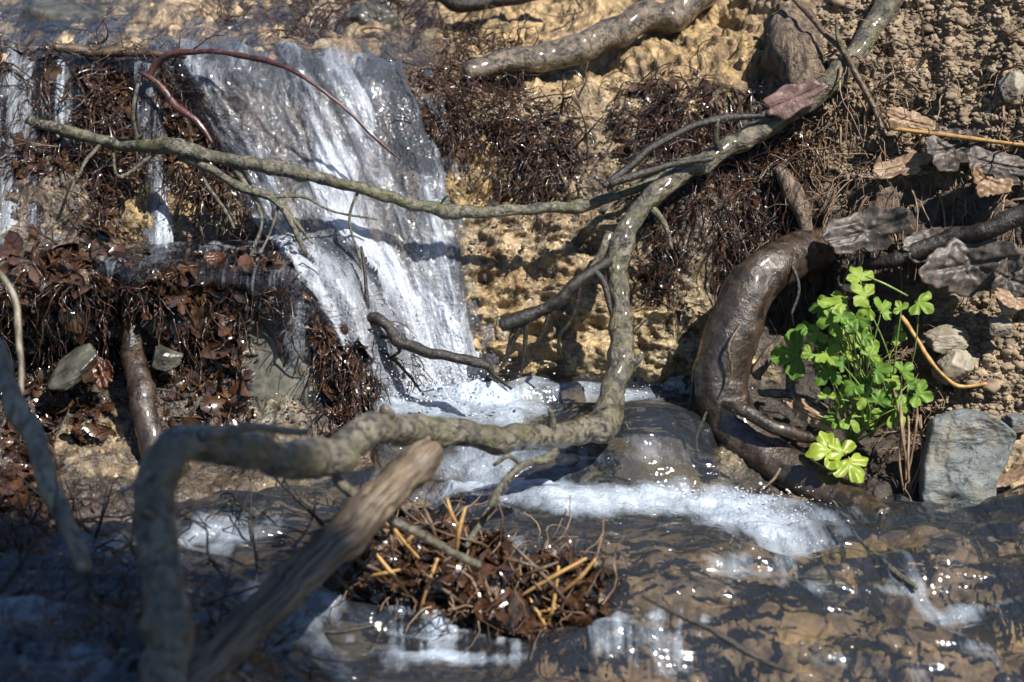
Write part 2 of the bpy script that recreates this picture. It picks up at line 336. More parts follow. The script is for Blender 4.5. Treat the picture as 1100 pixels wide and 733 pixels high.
M['wet_stone'] = simple('wet_olive_stone', (.025, .024, .02), (.1, .095, .075), .35, 60, 1.0, coat=.35)
M['slab_stone'] = simple('olive_slab', (.05, .048, .04), (.17, .16, .125), .5, 70, 1.0)
M['dead_leaf'] = simple('dark_dead_leaf', (.02, .017, .015), (.105, .085, .072), .5, 130, 1.0, .1)
M['tan_leaf'] = simple('tan_dead_leaf', (.16, .1, .06), (.34, .23, .14), .5, 70, .5, .2)
M['red_leaf'] = simple('rust_leaf', (.04, .014, .008), (.12, .045, .018), .35, 70, .4, .2)
M['foam'] = simple('white_foam', (.78, .8, .83), (.86, .87, .88), .15, 300, .3, .35)

# ------------------------------------------------------------------ terrain: lofted cross sections
KEYS = {  # px : [(py,Y)] x 10, from the near water up to the upper stream
 -320: [(770, -.80), (690, -.66), (600, -.45), (530, -.32), (490, -.24), (390, -.16), (270, -.08), (240, .04), (40, .16), (-20, .6)],
 0:    [(765, -.76), (690, -.62), (605, -.40), (540, -.25), (505, -.15), (385, .02), (294, -.03), (262, .12), (66, .25), (-10, .65)],
 60:  [(765, -.75), (690, -.61), (605, -.38), (540, -.22), (505, -.13), (385, .025), (312, -.06), (262, .12), (62, .25), (-10, .65)],
 120:  [(765, -.75), (690, -.61), (605, -.38), (540, -.22), (505, -.13), (385, .025), (286, -.02), (262, .12), (62, .25), (-10, .65)],
 170:  [(765, -.75), (690, -.61), (605, -.38), (540, -.22), (505, -.13), (385, .025), (316, -.06), (262, .12), (62, .25), (-10, .65)],
 220:  [(760, -.70), (690, -.56), (605, -.35), (540, -.20), (505, -.12), (390, .02), (300, -.02), (264, .11), (66, .25), (-10, .65)],
 310:  [(755, -.58), (690, -.46), (605, -.33), (538, -.18), (502, -.11), (410, -.03), (306, -.02), (270, .09), (72, .26), (-10, .65)],
 370:  [(750, -.50), (690, -.39), (605, -.315), (536, -.16), (500, -.10), (425, -.03), (330, .03), (255, .10), (80, .26), (-10, .65)],
 430:  [(750, -.48), (690, -.37), (605, -.31), (535, -.15), (500, -.10), (430, .0), (330, .06), (235, .12), (96, .25), (-10, .63)],
 500:  [(750, -.48), (690, -.37), (605, -.31), (532, -.14), (498, -.10), (424, .04), (320, .09), (225, .13), (125, .22), (-10, .62)],
 570:  [(750, -.48), (690, -.37), (605, -.31), (530, -.14), (496, -.10), (416, .06), (300, .105), (235, .14), (135, .20), (-10, .60)],
 650:  [(750, -.48), (690, -.39), (608, -.30), (530, -.14), (496, -.10), (416, .06), (300, .105), (230, .14), (112, .24), (-10, .55)],
 740:  [(750, -.47), (690, -.39), (612, -.29), (535, -.14), (505, -.10), (420, .05), (320, .09), (215, .13), (92, .22), (-10, .45)],
 800:  [(750, -.47), (690, -.39), (615, -.29), (545, -.15), (520, -.11), (430, .05), (320, .10), (215, .14), (90, .21), (-10, .38)],
 870:  [(750, -.47), (690, -.38), (615, -.28), (555, -.16), (532, -.12), (450, .05), (340, .11), (225, .13), (100, .19), (-10, .30)],
 950:  [(750, -.47), (690, -.38), (615, -.27), (560, -.16), (535, -.12), (470, .01), (350, .07), (225, .09), (105, .16), (-10, .27)],
 1030: [(750, -.47), (690, -.38), (615, -.26), (560, -.16), (533, -.12), (450, -.02), (340, .03), (225, .07), (105, .13), (-10, .23)],
 1100: [(750, -.47), (690, -.38), (610, -.26), (555, -.17), (528, -.13), (440, -.04), (330, .01), (220, .04), (105, .10), (-10, .20)],
 1420: [(750, -.50), (680, -.42), (590, -.34), (540, -.27), (510, -.23), (420, -.14), (310, -.09), (200, -.05), (90, .0), (-20, .1)],
}
KEYS[-3000] = [(x, y-.25) for x, y in KEYS[-320]]; KEYS[4000] = [(x, y-.2) for x, y in KEYS[1420]]
kx = np.array(sorted(KEYS)); prof = []
for k in kx:
    pts = [P(k, a, b) for a, b in KEYS[k]]
    f = pts[0]; bk = pts[-1]
    far = (k-550)/870.
    pts = [np.array([far*5.5, -9.0, -.5]), np.array([f[0]*1.05, f[1]-.5, f[2]-.06])]+pts
    pts += [np.array([bk[0]*1.15, bk[1]+.7, bk[2]+.16+.1*abs(far)]), np.array([far*4.0, 5.5, .75+.35*abs(far)])]
    prof.append(pts)
prof = np.array(prof)                                  # [col, key, 3]
ucol = np.concatenate([np.linspace(-3000, -320, 40)[:-1], np.linspace(-320, -70, 26)[:-1], np.linspace(-70, 1170, 660), np.linspace(1170, 1420, 26)[1:], np.linspace(1420, 4000, 40)[1:]])
SEG = [14, 30, 50, 62, 52, 34, 74, 80, 44, 110, 84, 36, 20]
def interp_cols(u):
    out = np.zeros((len(u),)+prof.shape[1:])
    for a in range(prof.shape[1]):
        for b in range(3): out[:, a, b] = np.interp(u, kx, prof[:, a, b])
    return out
pc = interp_cols(ucol)
rows = []
for s_, n_ in enumerate(SEG):
    for j in range(n_):
        tt = j/n_; rows.append(pc[:, s_]*(1-tt)+pc[:, s_+1]*tt)
rows.append(pc[:, -1]); G0 = np.array(rows)            # [v,u,3]
def smooth(A, n, ax):
    for _ in range(n):
        B = A.copy(); sl_ = [slice(None)]*A.ndim; a = sl_.copy(); b = sl_.copy(); c = sl_.copy()
        a[ax] = slice(0, -2); b[ax] = slice(1, -1); c[ax] = slice(2, None)
        B[tuple(b)] = .25*A[tuple(a)]+.5*A[tuple(b)]+.25*A[tuple(c)]; A = B
    return A
G0 = smooth(smooth(G0, 40, 1), 14, 0)
def normals(G):
    n = np.cross(np.gradient(G, axis=1), np.gradient(G, axis=0)); return n/(np.linalg.norm(n, axis=-1, keepdims=True)+1e-12)
N0 = normals(G0); PX, PY = proj(G0)
for cx, cy, sx, sy, a in [(690, 482, 48, 26, .026), (590, 500, 36, 18, .016), (630, 468, 30, 14, .010), (545, 512, 26, 14, .012), (705, 640, 60, 34, .016), (895, 622, 30, 18, .016), (1010, 605, 44, 22, .014), (850, 690, 60, 24, .014), (970, 690, 50, 22, .014), (770, 600, 40, 18, .010), (385, 385, 48, 70, .026), (340, 340, 40, 40, .012)]:
    G0 = G0+N0*(a*np.exp(-((PX-cx)/sx)**2-((PY-cy)/sy)**2))[..., None]
N0 = normals(G0); PX, PY = proj(G0)

POOL = [(392, 428), (440, 414), (560, 408), (758, 414), (772, 500), (800, 522), (900, 548), (980, 528), (1200, 530), (1420, 520), (1700, 1300), (-1200, 1300), (-500, 650), (0, 610), (120, 570), (200, 545), (300, 530), (400, 500)]
UPPER = [(-120, -60), (480, -60), (470, 20), (455, 85), (430, 112), (330, 98), (200, 84), (150, 70), (-120, 74)]
FALL = [(180, 52), (300, 58), (428, 84), (462, 140), (485, 200), (500, 270), (505, 345), (528, 432), (500, 446), (408, 442), (372, 380), (338, 310), (290, 245), (245, 170), (210, 110)]
LEFTA = [(-120, 58), (95, 58), (82, 150), (70, 275), (-120, 275)]
LEFTB = [(136, 66), (172, 66), (176, 150), (184, 278), (156, 278), (150, 150)]
LEDGE = [(-120, 252), (200, 256), (360, 258), (392, 296), (372, 318), (330, 318), (352, 420), (340, 450), (300, 400), (272, 308), (180, 296), (150, 310), (172, 480), (140, 480), (124, 300), (-120, 292)]
def mask(poly, soft, wob=10, k=3):
    wv = wob*fbm(G0*22, 3, k)
    return sst(-soft, soft, poly_sd(PX, PY, poly)+wv)
DAM = [(395, 552), (450, 540), (500, 560), (560, 600), (640, 606), (650, 640), (630, 684), (520, 690), (470, 660), (420, 640), (360, 632)]; mDAM = mask(DAM, 16, 16, 17); mPOOL = mask(POOL, 10, 8)*(1-.85*mDAM); mUP = mask(UPPER, 8, 8, 5); mFALL = None; mLA = mask(LEFTA, 8, 12, 9); mLB = mask(LEFTB, 5, 4, 11); mLE = mask(LEDGE, 8, 10, 13)

lx = np.interp(PY, [50, 75, 110, 170, 245, 310, 380, 442], [180, 195, 212, 248, 292, 340, 374, 405]); rx = np.interp(PY, [50, 84, 140, 200, 270, 345, 432], [420, 428, 462, 485, 500, 505, 528])
sfall = np.clip((PX-lx)/(rx-lx), -.2, 1.2)
ACC = np.zeros(PX.shape); ACC[1:] = np.cumsum(np.linalg.norm(np.diff(G0, axis=0), axis=-1), axis=0)
mFALL = sst(-16, 22, poly_sd(PX, PY, FALL)+16*fbm(np.stack([sfall*16, ACC*3, 0*ACC], -1), 4, 7)+5*fbm(G0*40, 3, 8)+26*fbm(G0*np.array([22, 22, 9]), 3, 9)*sst(.6, 1, sfall))
BL = [  # centre px,py, spread, albedo, dryness
 (40, 45, 60, 22, (.38, .3, .2), .3), (130, 15, 60, 30, (.12, .1, .08), .3), (270, 25, 60, 30, (.38, .29, .18), .3), (180, 45, 60, 20, (.32, .24, .15), .3), (370, 30, 70, 40, (.2, .16, .11), .3), (250, 66, 160, 10, (.1, .08, .06), .2),
 (600, 30, 80, 40, (.33, .24, .125), .5), (610, 112, 90, 30, (.31, .235, .14), .45), (520, 195, 40, 35, (.27, .195, .08), .25), (640, 190, 40, 40, (.22, .17, .1), .3),
 (600, 335, 90, 50, (.32, .235, .12), .2), (560, 262, 90, 35, (.22, .165, .095), .18), (720, 370, 50, 40, (.26, .21, .12), .32), (600, 420, 120, 20, (.17, .155, .12), .3),
 (455, 118, 50, 40, (.06, .045, .03), .2), (575, 165, 40, 35, (.05, .038, .028), .2), (330, 200, 90, 120, (.15, .115, .08), .25), (430, 330, 60, 90, (.2, .17, .12), .25),
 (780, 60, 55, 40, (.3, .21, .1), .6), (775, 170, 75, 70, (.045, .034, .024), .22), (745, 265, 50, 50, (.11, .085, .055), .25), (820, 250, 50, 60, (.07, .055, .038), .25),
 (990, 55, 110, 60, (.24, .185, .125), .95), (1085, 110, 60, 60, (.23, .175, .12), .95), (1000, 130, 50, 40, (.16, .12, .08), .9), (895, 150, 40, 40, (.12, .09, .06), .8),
 (930, 240, 60, 50, (.05, .04, .03), .7), (1060, 230, 60, 40, (.09, .07, .05), .7), (1070, 400, 60, 55, (.27, .21, .14), .95), (905, 420, 70, 90, (.022, .017, .013), .6), (850, 440, 40, 70, (.025, .02, .015), .5), (870, 320, 30, 50, (.03, .024, .018), .6), (980, 400, 40, 50, (.14, .1, .07), .8),  # near-black entries: dark soil plus crevice shade behind the plant put into the albedo
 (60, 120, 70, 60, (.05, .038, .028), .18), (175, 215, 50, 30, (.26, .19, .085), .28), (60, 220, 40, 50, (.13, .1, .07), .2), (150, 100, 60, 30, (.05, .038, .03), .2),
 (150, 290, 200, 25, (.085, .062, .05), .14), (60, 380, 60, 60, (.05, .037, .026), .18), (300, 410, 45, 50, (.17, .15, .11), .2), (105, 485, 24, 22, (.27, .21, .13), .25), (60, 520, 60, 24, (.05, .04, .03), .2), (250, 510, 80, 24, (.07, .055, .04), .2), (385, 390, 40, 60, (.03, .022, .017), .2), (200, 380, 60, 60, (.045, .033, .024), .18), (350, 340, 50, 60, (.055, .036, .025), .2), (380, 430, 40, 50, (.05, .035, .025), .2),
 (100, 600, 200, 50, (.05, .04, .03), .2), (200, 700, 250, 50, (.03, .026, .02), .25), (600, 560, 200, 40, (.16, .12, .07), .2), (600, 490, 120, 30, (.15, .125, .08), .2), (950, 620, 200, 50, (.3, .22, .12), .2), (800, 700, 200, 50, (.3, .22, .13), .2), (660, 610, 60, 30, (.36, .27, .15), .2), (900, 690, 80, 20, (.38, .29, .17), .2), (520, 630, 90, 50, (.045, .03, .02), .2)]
wp = fbm(G0*20, 4, 21)*32; wq = fbm(G0*20, 4, 27)*32
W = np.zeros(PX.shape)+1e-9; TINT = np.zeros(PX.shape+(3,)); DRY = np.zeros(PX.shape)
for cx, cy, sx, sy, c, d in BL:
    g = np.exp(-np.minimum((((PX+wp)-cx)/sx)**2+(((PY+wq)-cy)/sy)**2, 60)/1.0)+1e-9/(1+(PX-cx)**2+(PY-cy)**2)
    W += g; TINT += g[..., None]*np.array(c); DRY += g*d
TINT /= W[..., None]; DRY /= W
far = sst(-80, -300, PY)+sst(900, 1400, PY)
f1, f2 = worley(G0*np.array([34, 34, 44]), 3); g1, g2 = worley(G0*95+.3*fbm(G0*40, 2)[..., None], 8)
soil = sst(.7, .9, DRY)
rock = sst(.16, .26, TINT[..., 0])*(1-soil)
disp = (.014*fbm(G0*9, 3, 1)+.0065*fbm(G0*32, 4, 2))*(1-.85*mPOOL)
disp += mPOOL*((.5-f1)*.004-.022) + rock*(.012*np.sin(G0[..., 2]*150+3*fbm(G0*7, 3, 36))*sst(90, 160, PY)*.5+.010*(1-2*np.abs(fbm(G0*np.array([16, 16, 34])+.4, 4, 33)))+.008*np.round(2.2*fbm(G0*np.array([20, 20, 55]), 4, 34))/2.2+np.minimum(f2-f1, .3)*.012-.006) + soil*((.5-g1)*.008+(f2-f1)*.008+.006*fbm(G0*60, 3, 31)+.018*(np.abs(fbm(G0*16, 4, 38))-.2))
disp += (1-soil)*(1-mPOOL)*(.0035*(1-2*np.abs(fbm(G0*70, 3, 35))))
disp += (1-mPOOL)*(mFALL*-.006)
disp += mUP*((.5-f1)*.02)+mDAM*.012+.010*np.exp(-((PX-380)/32)**2-((PY-385)/50)**2)+.026*fbm(G0*np.array([11, 11, 14]), 3, 93)*np.exp(-((PX-150)/220)**2-((PY-330)/90)**2)
disp *= np.clip(1-.5*far, .3, 1)
GT = G0+N0*disp[..., None]
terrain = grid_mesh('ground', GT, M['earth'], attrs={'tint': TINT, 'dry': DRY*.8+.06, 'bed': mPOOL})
tag(terrain, 'wet ochre clay and dark soil stream bank stepping down in ledges', 'ground', kind='structure')
NT = normals(GT); TPX, TPY = proj(GT)

# ------------------------------------------------------------------ water
def blobs(L):
    f = np.zeros(PX.shape)
    for cx, cy, sx, sy, a in L: f = np.maximum(f, a*np.exp(-(((PX+.5*wp)-cx)/sx)**2-(((PY+.3*wq)-cy)/sy)**2))
    return f
UG, VG = np.meshgrid(np.linspace(0, 1, G0.shape[1]), np.linspace(0, 1, G0.shape[0]))
def sheet(name, m, thick, mat, foam, waves, label, uv=None, cat='water', kind='structure'):
    h = (m*1.0-.35)*thick+waves*m
    if uv is None: uv = np.stack([G0[..., 0], ACC], -1)
    o = grid_mesh(name, G0+N0*h[..., None], mat, mask=m > .12, attrs={'foam': foam}, uv=uv)
    tag(o, label, cat, kind=kind); return o
# pool, cascade and lower run
fo = blobs([(520, 440, 70, 26, .8), (640, 424, 130, 16, .5), (465, 425, 60, 34, .5), (600, 495, 150, 26, .2), (520, 505, 60, 26, .34), (690, 545, 170, 20, .66), (540, 532, 120, 18, .55), (830, 565, 90, 24, .5), (120, 600, 50, 8, .3), (235, 580, 50, 9, .36), (70, 670, 60, 20, .26), (330, 650, 120, 26, .22), (700, 690, 50, 30, .2), (960, 640, 26, 12, .24), (860, 645, 30, 12, .22)])
tier = sst(640, 672, PY)*sst(735, 700, PY)*sst(380, 460, PX)*sst(790, 730, PX)
fo = fo+.12*fbm(G0*np.array([9, 16, 16]), 4, 47)-.03+.26*tier*np.clip(.35+1.2*fbm(np.stack([PX*.11, ACC*7, 0*ACC], -1), 4, 48), 0, 1)+.36*np.clip(fbm(G0*np.array([9, 24, 24]), 4, 50)-.05, 0, 1)*sst(560, 600, PY)
wav = .013*fbm(G0*np.array([7, 18, 18]), 3, 41)+.004*fbm(G0*np.array([16, 45, 45]), 2, 43)+.016*blobs([(525, 440, 45, 20, 1)])+.009*np.clip(fo, 0, 1)*(.5+fbm(G0*50, 4, 49))
sheet('stream', mPOOL, .014, M['stream'], fo, wav, 'clear shallow stream running from the foaming plunge pool to the near edge')
fo = blobs([(60, 70, 60, 10, .35), (300, 70, 130, 14, .15), (90, 40, 40, 10, .2), (220, 25, 40, 10, .15)])
sheet('upper_stream', mUP, .006, M['upper'], fo, .005*fbm(G0*np.array([22, 12, 20]), 4, 51), 'shallow stream sliding over tan clay above the waterfall')
# main fall: streaks fan with its edges
fo = .03+.34*sst(110, 300, PY)+.22*fbm(G0*np.array([16, 12, 12]), 4, 60)+.2*fbm(np.stack([sfall*10, ACC*1.6, 0*ACC], -1), 4, 61)+.16*blobs([(255, 95, 50, 40, 1)])-.15*blobs([(420, 160, 40, 70, 1)])+.25*blobs([(460, 415, 70, 40, 1)])
fo = np.clip(fo, -.2, .8)*sst(.1, .8, mFALL)-.3*(1-sst(.2, .9, mFALL))
wav = .007*fbm(np.stack([sfall*6+.8*fbm(G0*8, 2, 86), ACC*4, 0*ACC], -1), 4, 63)+.003*fbm(np.stack([sfall*34, ACC*5, 0*ACC], -1), 3, 64)+.012*np.sin(np.clip((PY-60)/370, 0, 1)*np.pi)+.024*np.exp(-((PY-105)/55)**2)
fade = sst(1.08, .78, sfall+.12*fbm(np.stack([PX*.02, ACC*9, 0*ACC], -1), 3, 65))
fo = fo*(.25+.75*fade)-.12*(1-fade)
rb = fbm(np.stack([sfall*7+1.3*fbm(G0*8, 3, 81), ACC*5.5, 0*ACC], -1), 4, 83)+.4*fbm(np.stack([sfall*22+.6*fbm(G0*14, 2, 82), ACC*14, 0*ACC], -1), 3, 84)+.12*sst(120, 300, PY)
ribb = sst(-.15, .4, rb)*sst(.1, 1, mFALL)*sst(.0, .1, sfall)*fade*sst(58, 84, PY)
wr = .014*np.sin(np.clip((PY-60)/370, 0, 1)*np.pi)+.026*np.exp(-((PY-105)/55)**2)+.010*fbm(np.stack([sfall*11, ACC*2.2, 0*ACC], -1), 4, 63)*mFALL+.007*ribb
rbo = grid_mesh('waterfall', G0+N0*(wr+.004)[..., None], M['fall'], mask=ribb > .06, attrs={'foam': np.clip(-.0+.34*ribb*sst(-.2, .6, rb)+.24*sst(120, 320, PY)+.22*fbm(G0*np.array([30, 20, 14]), 3, 85), -.2, .6)}, uv=np.stack([sfall*.28, ACC], -1))
tag(rbo, 'thicker broken strands of white water riding over the main fall', 'water', kind='structure')
sheet('waterfall', mFALL, .014, M['fall'], fo, wav, 'white streaked waterfall sliding over the ledge into the plunge pool', uv=np.stack([sfall*.28, ACC], -1))
fo = np.clip(.08+.35*fbm(np.stack([PX*.06, ACC*3, 0*ACC], -1), 3, 71)+.15*sst(150, 260, PY), 0, .6)
sheet('waterfall', mLA, .012, M['trickle'], fo, .006*fbm(np.stack([PX*.08, ACC*5, 0*ACC], -1), 3, 73), 'thin veil of water trickling down dark roots at the left edge')
sheet('waterfall', mLB, .016, M['trickle'], fo+.15, .005*fbm(np.stack([PX*.1, ACC*5, 0*ACC], -1), 3, 75), 'narrow bright thread of water dropping through the dark root mat')
fo = np.clip(.1*fbm(G0*np.array([14, 30, 30]), 3, 79)+blobs([(60, 268, 60, 9, .25), (260, 274, 70, 9, .2), (330, 290, 40, 14, .25), (320, 370, 16, 50, .35), (150, 420, 12, 50, .2)]), 0, .6)
sheet('ledge_water', mLE, .013, M['trickle'], fo, .004*fbm(G0*40, 3, 77), 'glittering film of water spilling over the middle ledge')

# ------------------------------------------------------------------ scatter on the bank
def pick(polys, n, wpoly=None):
    """random terrain vertices whose base projects into the polygons"""
    sd = np.full(TPX.shape, -1e9)
    for p_ in polys: sd = np.maximum(sd, poly_sd(TPX, TPY, p_))
    ii = np.argwhere(sd+8*fbm(G0*25, 2, 91) > 0)
    return ii[RNG.integers(0, len(ii), n)]
def rect(x0, y0, x1, y1): return [(x0, y0), (x1, y0), (x1, y1), (x0, y1)]
def rootlet_path(p, n, L, grav, out=.5, k=7, wild=.5, d0=None):
    d = np.array(n)*out+RNG.normal(0, .6, 3) if d0 is None else np.array(d0, float); d /= np.linalg.norm(d)
    q = [np.array(p)-np.array(n)*.003]; st = L/k
    for i in range(k):
        d = d+RNG.normal(0, wild, 3)*.6+np.array([0, 0, -grav])
        d /= np.linalg.norm(d); q.append(q[-1]+d*st)
    return q
def tangle(name, polys, n, L, r, mat, label, grav=.25, out=.7, cat='roots', wild=.5):
    V = []; F = []; b = 0
    for i, j in pick(polys, n):
        ln = L*random.uniform(.4, 1.5); rr = r*random.uniform(.5, 1.7)
        q = np.array(rootlet_path(GT[i, j], NT[i, j], ln, grav, out, 8, wild)); m = len(q)
        T = np.gradient(q, axis=0); T /= np.linalg.norm(T, axis=1)[:, None]+1e-9
        a = np.cross(T, [.3, .5, .81]); a /= np.linalg.norm(a, axis=1)[:, None]+1e-9; c = np.cross(T, a)
        ra = np.linspace(1, .45, m)*rr
        for k in range(3):
            th = k*2.0944; V.append(q+(a*math.cos(th)+c*math.sin(th))*ra[:, None])
        for k in range(3):
            k2 = (k+1) % 3
            for s in range(m-1): F.append((b+k*m+s, b+k2*m+s, b+k2*m+s+1, b+k*m+s+1))
        b += 3*m
    o = link_mesh(name, np.vstack(V), F, mat); tag(o, label, cat, kind='stuff'); return o
def flakes(name, polys, n, size, mat, label, lift=.004, cat='leaf litter', curl=.5):
    V = []; F = []; b = 0
    for i, j in pick(polys, n):
        s = size*random.uniform(.4, 1.5); nn = NT[i, j]+RNG.normal(0, .55, 3); nn /= np.linalg.norm(nn)
        a = np.cross(nn, RNG.normal(0, 1, 3)); a /= np.linalg.norm(a); c = np.cross(nn, a); c0 = GT[i, j]+NT[i, j]*random.uniform(0, lift)
        asp = random.uniform(.3, .8); cv = random.uniform(-curl, curl); g = []
        for u in (-1, -.35, .35, 1):
            wv = math.sqrt(max(0, 1-(u*.95)**2))*asp
            for v in (-1, 0, 1): g.append(c0+a*u*s+c*v*wv*s+nn*s*(cv*(v*v*wv+u*u*.5)+random.uniform(-.12, .12)))
        V += g
        for u in range(3):
            for v in range(2): k = b+u*3+v; F.append((k, k+3, k+4, k+1))
        b += 12
    o = link_mesh(name, V, F, mat); tag(o, label, cat, kind='stuff'); return o
ico = None
def ico_unit(sub=1):
    import bmesh
    bm = bmesh.new(); bmesh.ops.create_icosphere(bm, subdivisions=sub, radius=1); bm.verts.ensure_lookup_table()
    v = np.array([x.co[:] for x in bm.verts]); f = [tuple(q.index for q in x.verts) for x in bm.faces]; bm.free(); return v, f
def lumps(name, pts, nrm, rads, mat, label, cat, sub=1, jag=.3, squash=.8, kind='stuff'):
    v, f = ico_unit(sub); f = np.array(f); V = []; F = []; PR = [v]
    if jag > .1:
        PR = []
        for q_ in range(14):
            r0 = np.full(len(v), 1.3)
            for n_ in RNG.normal(0, 1, (9, 3)): n_ /= np.linalg.norm(n_); dt = v@n_; r0 = np.minimum(r0, np.where(dt > .05, RNG.uniform(.55, 1)/np.maximum(dt, .05), 9))
            PR.append(v*(r0*(1+.28*fbm(v*2.6+q_*7.7, 3)))[:, None])
    for k, (p_, r_) in enumerate(zip(pts, rads)):
        q = PR[k % len(PR)]@np.array(Matrix.Rotation(random.random()*6, 3, 'X') @ Matrix.Rotation(random.random()*6, 3, 'Z'))*np.array([random.uniform(.7, 1.2), random.uniform(.7, 1.2), random.uniform(.6, 1)*squash])
        V.append(q*r_+p_); F += (f+k*len(v)).tolist()
    o = link_mesh(name, np.vstack(V), F, mat, smooth=jag < .16); tag(o, label, cat, kind=kind); return o

TANGL = [rect(0, 58, 215, 190), rect(95, 180, 130, 262), [(215, 100), (260, 200), (230, 240), (180, 170)]]
tangle('root_mat', TANGL, 1500, .07, .0009, M['rootlets'], 'dark wet mat of fine roots hanging over the upper left ledge', .3)
LOWL = [rect(0, 285, 120, 470), rect(170, 300, 270, 470), [(330, 290), (400, 305), (445, 420), (410, 465), (345, 440)], [(350, 310), (400, 320), (440, 420), (400, 450), (360, 430)], rect(0, 460, 60, 560)]
flakes('leaf_litter', LOWL+[rect(0, 268, 400, 330)], 420, .013, M['litter'], 'larger sodden leaf pieces draped over the middle shelf', .012, curl=.9)
tangle('root_mat', LOWL, 1100, .045, .0008, M['rootlets'], 'black fine roots bristling from the face below the middle ledge', .3)
flakes('leaf_litter', LOWL+[rect(0, 268, 380, 310)], 2400, .0055, M['litter'], 'wet brown leaf fragments plastered over the middle ledge and its face', .008)
flakes('leaf_litter', [rect(0, 280, 340, 325)], 1300, .008, M['litter'], 'wet brown leaf fragments heaped along the lip of the middle shelf', .014, curl=.8)
tangle('root_mat', [rect(0, 278, 340, 318)], 700, .04, .0010, M['rootlets'], 'short dark roots matted along the lip of the middle shelf', .35, 1.0, wild=.8)
tangle('root_mat', [[(320, 290), (400, 300), (450, 420), (415, 470), (335, 450)]], 900, .045, .0010, M['rootlets'], 'matted dark roots on the mound left of the plunge pool', .35, .9, wild=.7)
flakes('leaf_litter', TANGL, 900, .008, M['litter'], 'wet brown leaf fragments caught in the upper left root mat', .01)
MIDT = [rect(425, 75, 540, 165), rect(540, 110, 620, 220), rect(660, 85, 760, 170), rect(690, 140, 870, 260), rect(770, 230, 860, 310), rect(690, 250, 740, 330)]
tangle('root_mat', MIDT, 2600, .055, .0008, M['rootlets'], 'tangled dark roots along the top of the ochre wall', .25)
flakes('leaf_litter', MIDT, 900, .006, M['litter'], 'wet dark leaf fragments caught along the top of the ochre wall', .006)
tangle('root_mat', [rect(850, 130, 960, 250), rect(960, 330, 1010, 520), rect(880, 60, 1000, 140)], 420, .06, .0007, M['rootlets_dry'], 'dry brown rootlets trailing from the right hand bank', .2)
tangle('root_mat', [rect(290, -20, 480, 45), rect(225, -20, 262, 50)], 500, .06, .0010, M['rootlets'], 'dark roots and sticks strewn over the upper stream bed', .1)
tangle('root_mat', [rect(475, 40, 570, 140)], 900, .05, .0009, M['rootlets'], 'dark root fibres hiding the foot of the smooth brown root', .2)
tangle('root_mat', [[(200, 90), (250, 160), (300, 240), (360, 320), (405, 400), (430, 445), (400, 470), (340, 360), (270, 280), (215, 200)]], 1000, .045, .0009, M['rootlets'], 'dark root fibres fringing the left side of the main fall', .3)
tangle('hanging_roots', [rect(0, 60, 235, 130), rect(100, 130, 220, 170)], 170, .11, .0017, M['rootlets'], 'longer dark roots hanging from the upper left ledge', .9, .9, wild=.35)
tangle('hanging_roots', [rect(0, 270, 400, 320)], 120, .09, .0014, M['rootlets'], 'longer dark roots hanging from the lip of the middle shelf', .6, 1.0, wild=.6)
tangle('hanging_roots', [rect(440, 90, 620, 150), rect(660, 90, 860, 180), rect(780, 200, 870, 270)], 330, .11, .0014, M['rootlets'], 'longer dark roots hanging down the clay wall', .9, .9, wild=.35)
tangle('hanging_roots', [rect(860, 60, 1110, 260)], 160, .1, .0012, M['rootlets_dry'], 'longer tan roots hanging from the soil at top right', .7, .8, wild=.45)
def twigs_on(poly, n, L, r, mat, label, group, up=.2):
    for i, j in pick(poly, n):
        c = GT[i, j]; nn = NT[i, j]; m = MB(); ln = L*random.uniform(.6, 1.5)
        d = np.array([random.uniform(-1, 1), -.35+random.uniform(-.3, .3), random.uniform(-.5, .6)+up]); d /= np.linalg.norm(d)
        q = [c+nn*.002-d*ln*.4]
        for k in range(5): d = d+RNG.normal(0, .28, 3); d /= np.linalg.norm(d); q.append(q[-1]+d*ln/5)
        q = [x+nn*.008 for x in q]; m.tube(q, [r, r*.95, r*.85, r*.7, r*.5, r*.3], 6, .005, .12, .25)
        o = tag(m.build('twig', mat), label, 'twig', group)
        for k in (2, 3, 4):
            if random.random() < .6:
                e = d+RNG.normal(0, .6, 3); e /= np.linalg.norm(e); m2 = MB(); m2.tube([q[k], q[k]+e*ln*.14, q[k]+e*ln*.25+RNG.normal(0, .004, 3)], [r*.55, r*.4, r*.2], 5, .005, .1); m2.build('side_shoot', mat, o)
twigs_on([rect(0, 40, 240, 190)], 16, .09, .0016, M['brown_twig'], 'thin brown twig snagged in the upper left root mat', 'twigs in the upper left root mat')
twigs_on([rect(420, 20, 640, 170)], 18, .085, .0015, M['brown_twig'], 'thin twig lodged above the clay wall beside the smooth brown root', 'twigs lodged above the clay wall')
twigs_on([rect(680, 60, 880, 260)], 18, .08, .0014, M['dark_twig'], 'thin dark twig in the tangle behind the upper part of the long branch', 'twigs behind the long branch')
twigs_on([rect(860, -10, 1110, 320)], 22, .085, .0014, M['brown_twig'], 'thin dry twig lying on the soil bank at top right', 'dry twigs on the right bank')
twigs_on([rect(0, 260, 400, 470)], 20, .08, .0015, M['dark_twig'], 'thin wet twig stuck on the middle shelf or its face', 'wet twigs on the middle shelf')
twigs_on([rect(0, 540, 360, 740)], 40, .15, .0022, M['dark_twig'], 'dark twig in the shaded debris at lower left', 'dark twigs at lower left')
twigs_on([rect(380, 560, 640, 690)], 18, .08, .0015, M['brown_twig'], 'brown twig heaped on the lower debris dam', 'twigs on the debris dam')
ii = pick([rect(880, -30, 1240, 190), rect(1000, 320, 1240, 470)], 16000)
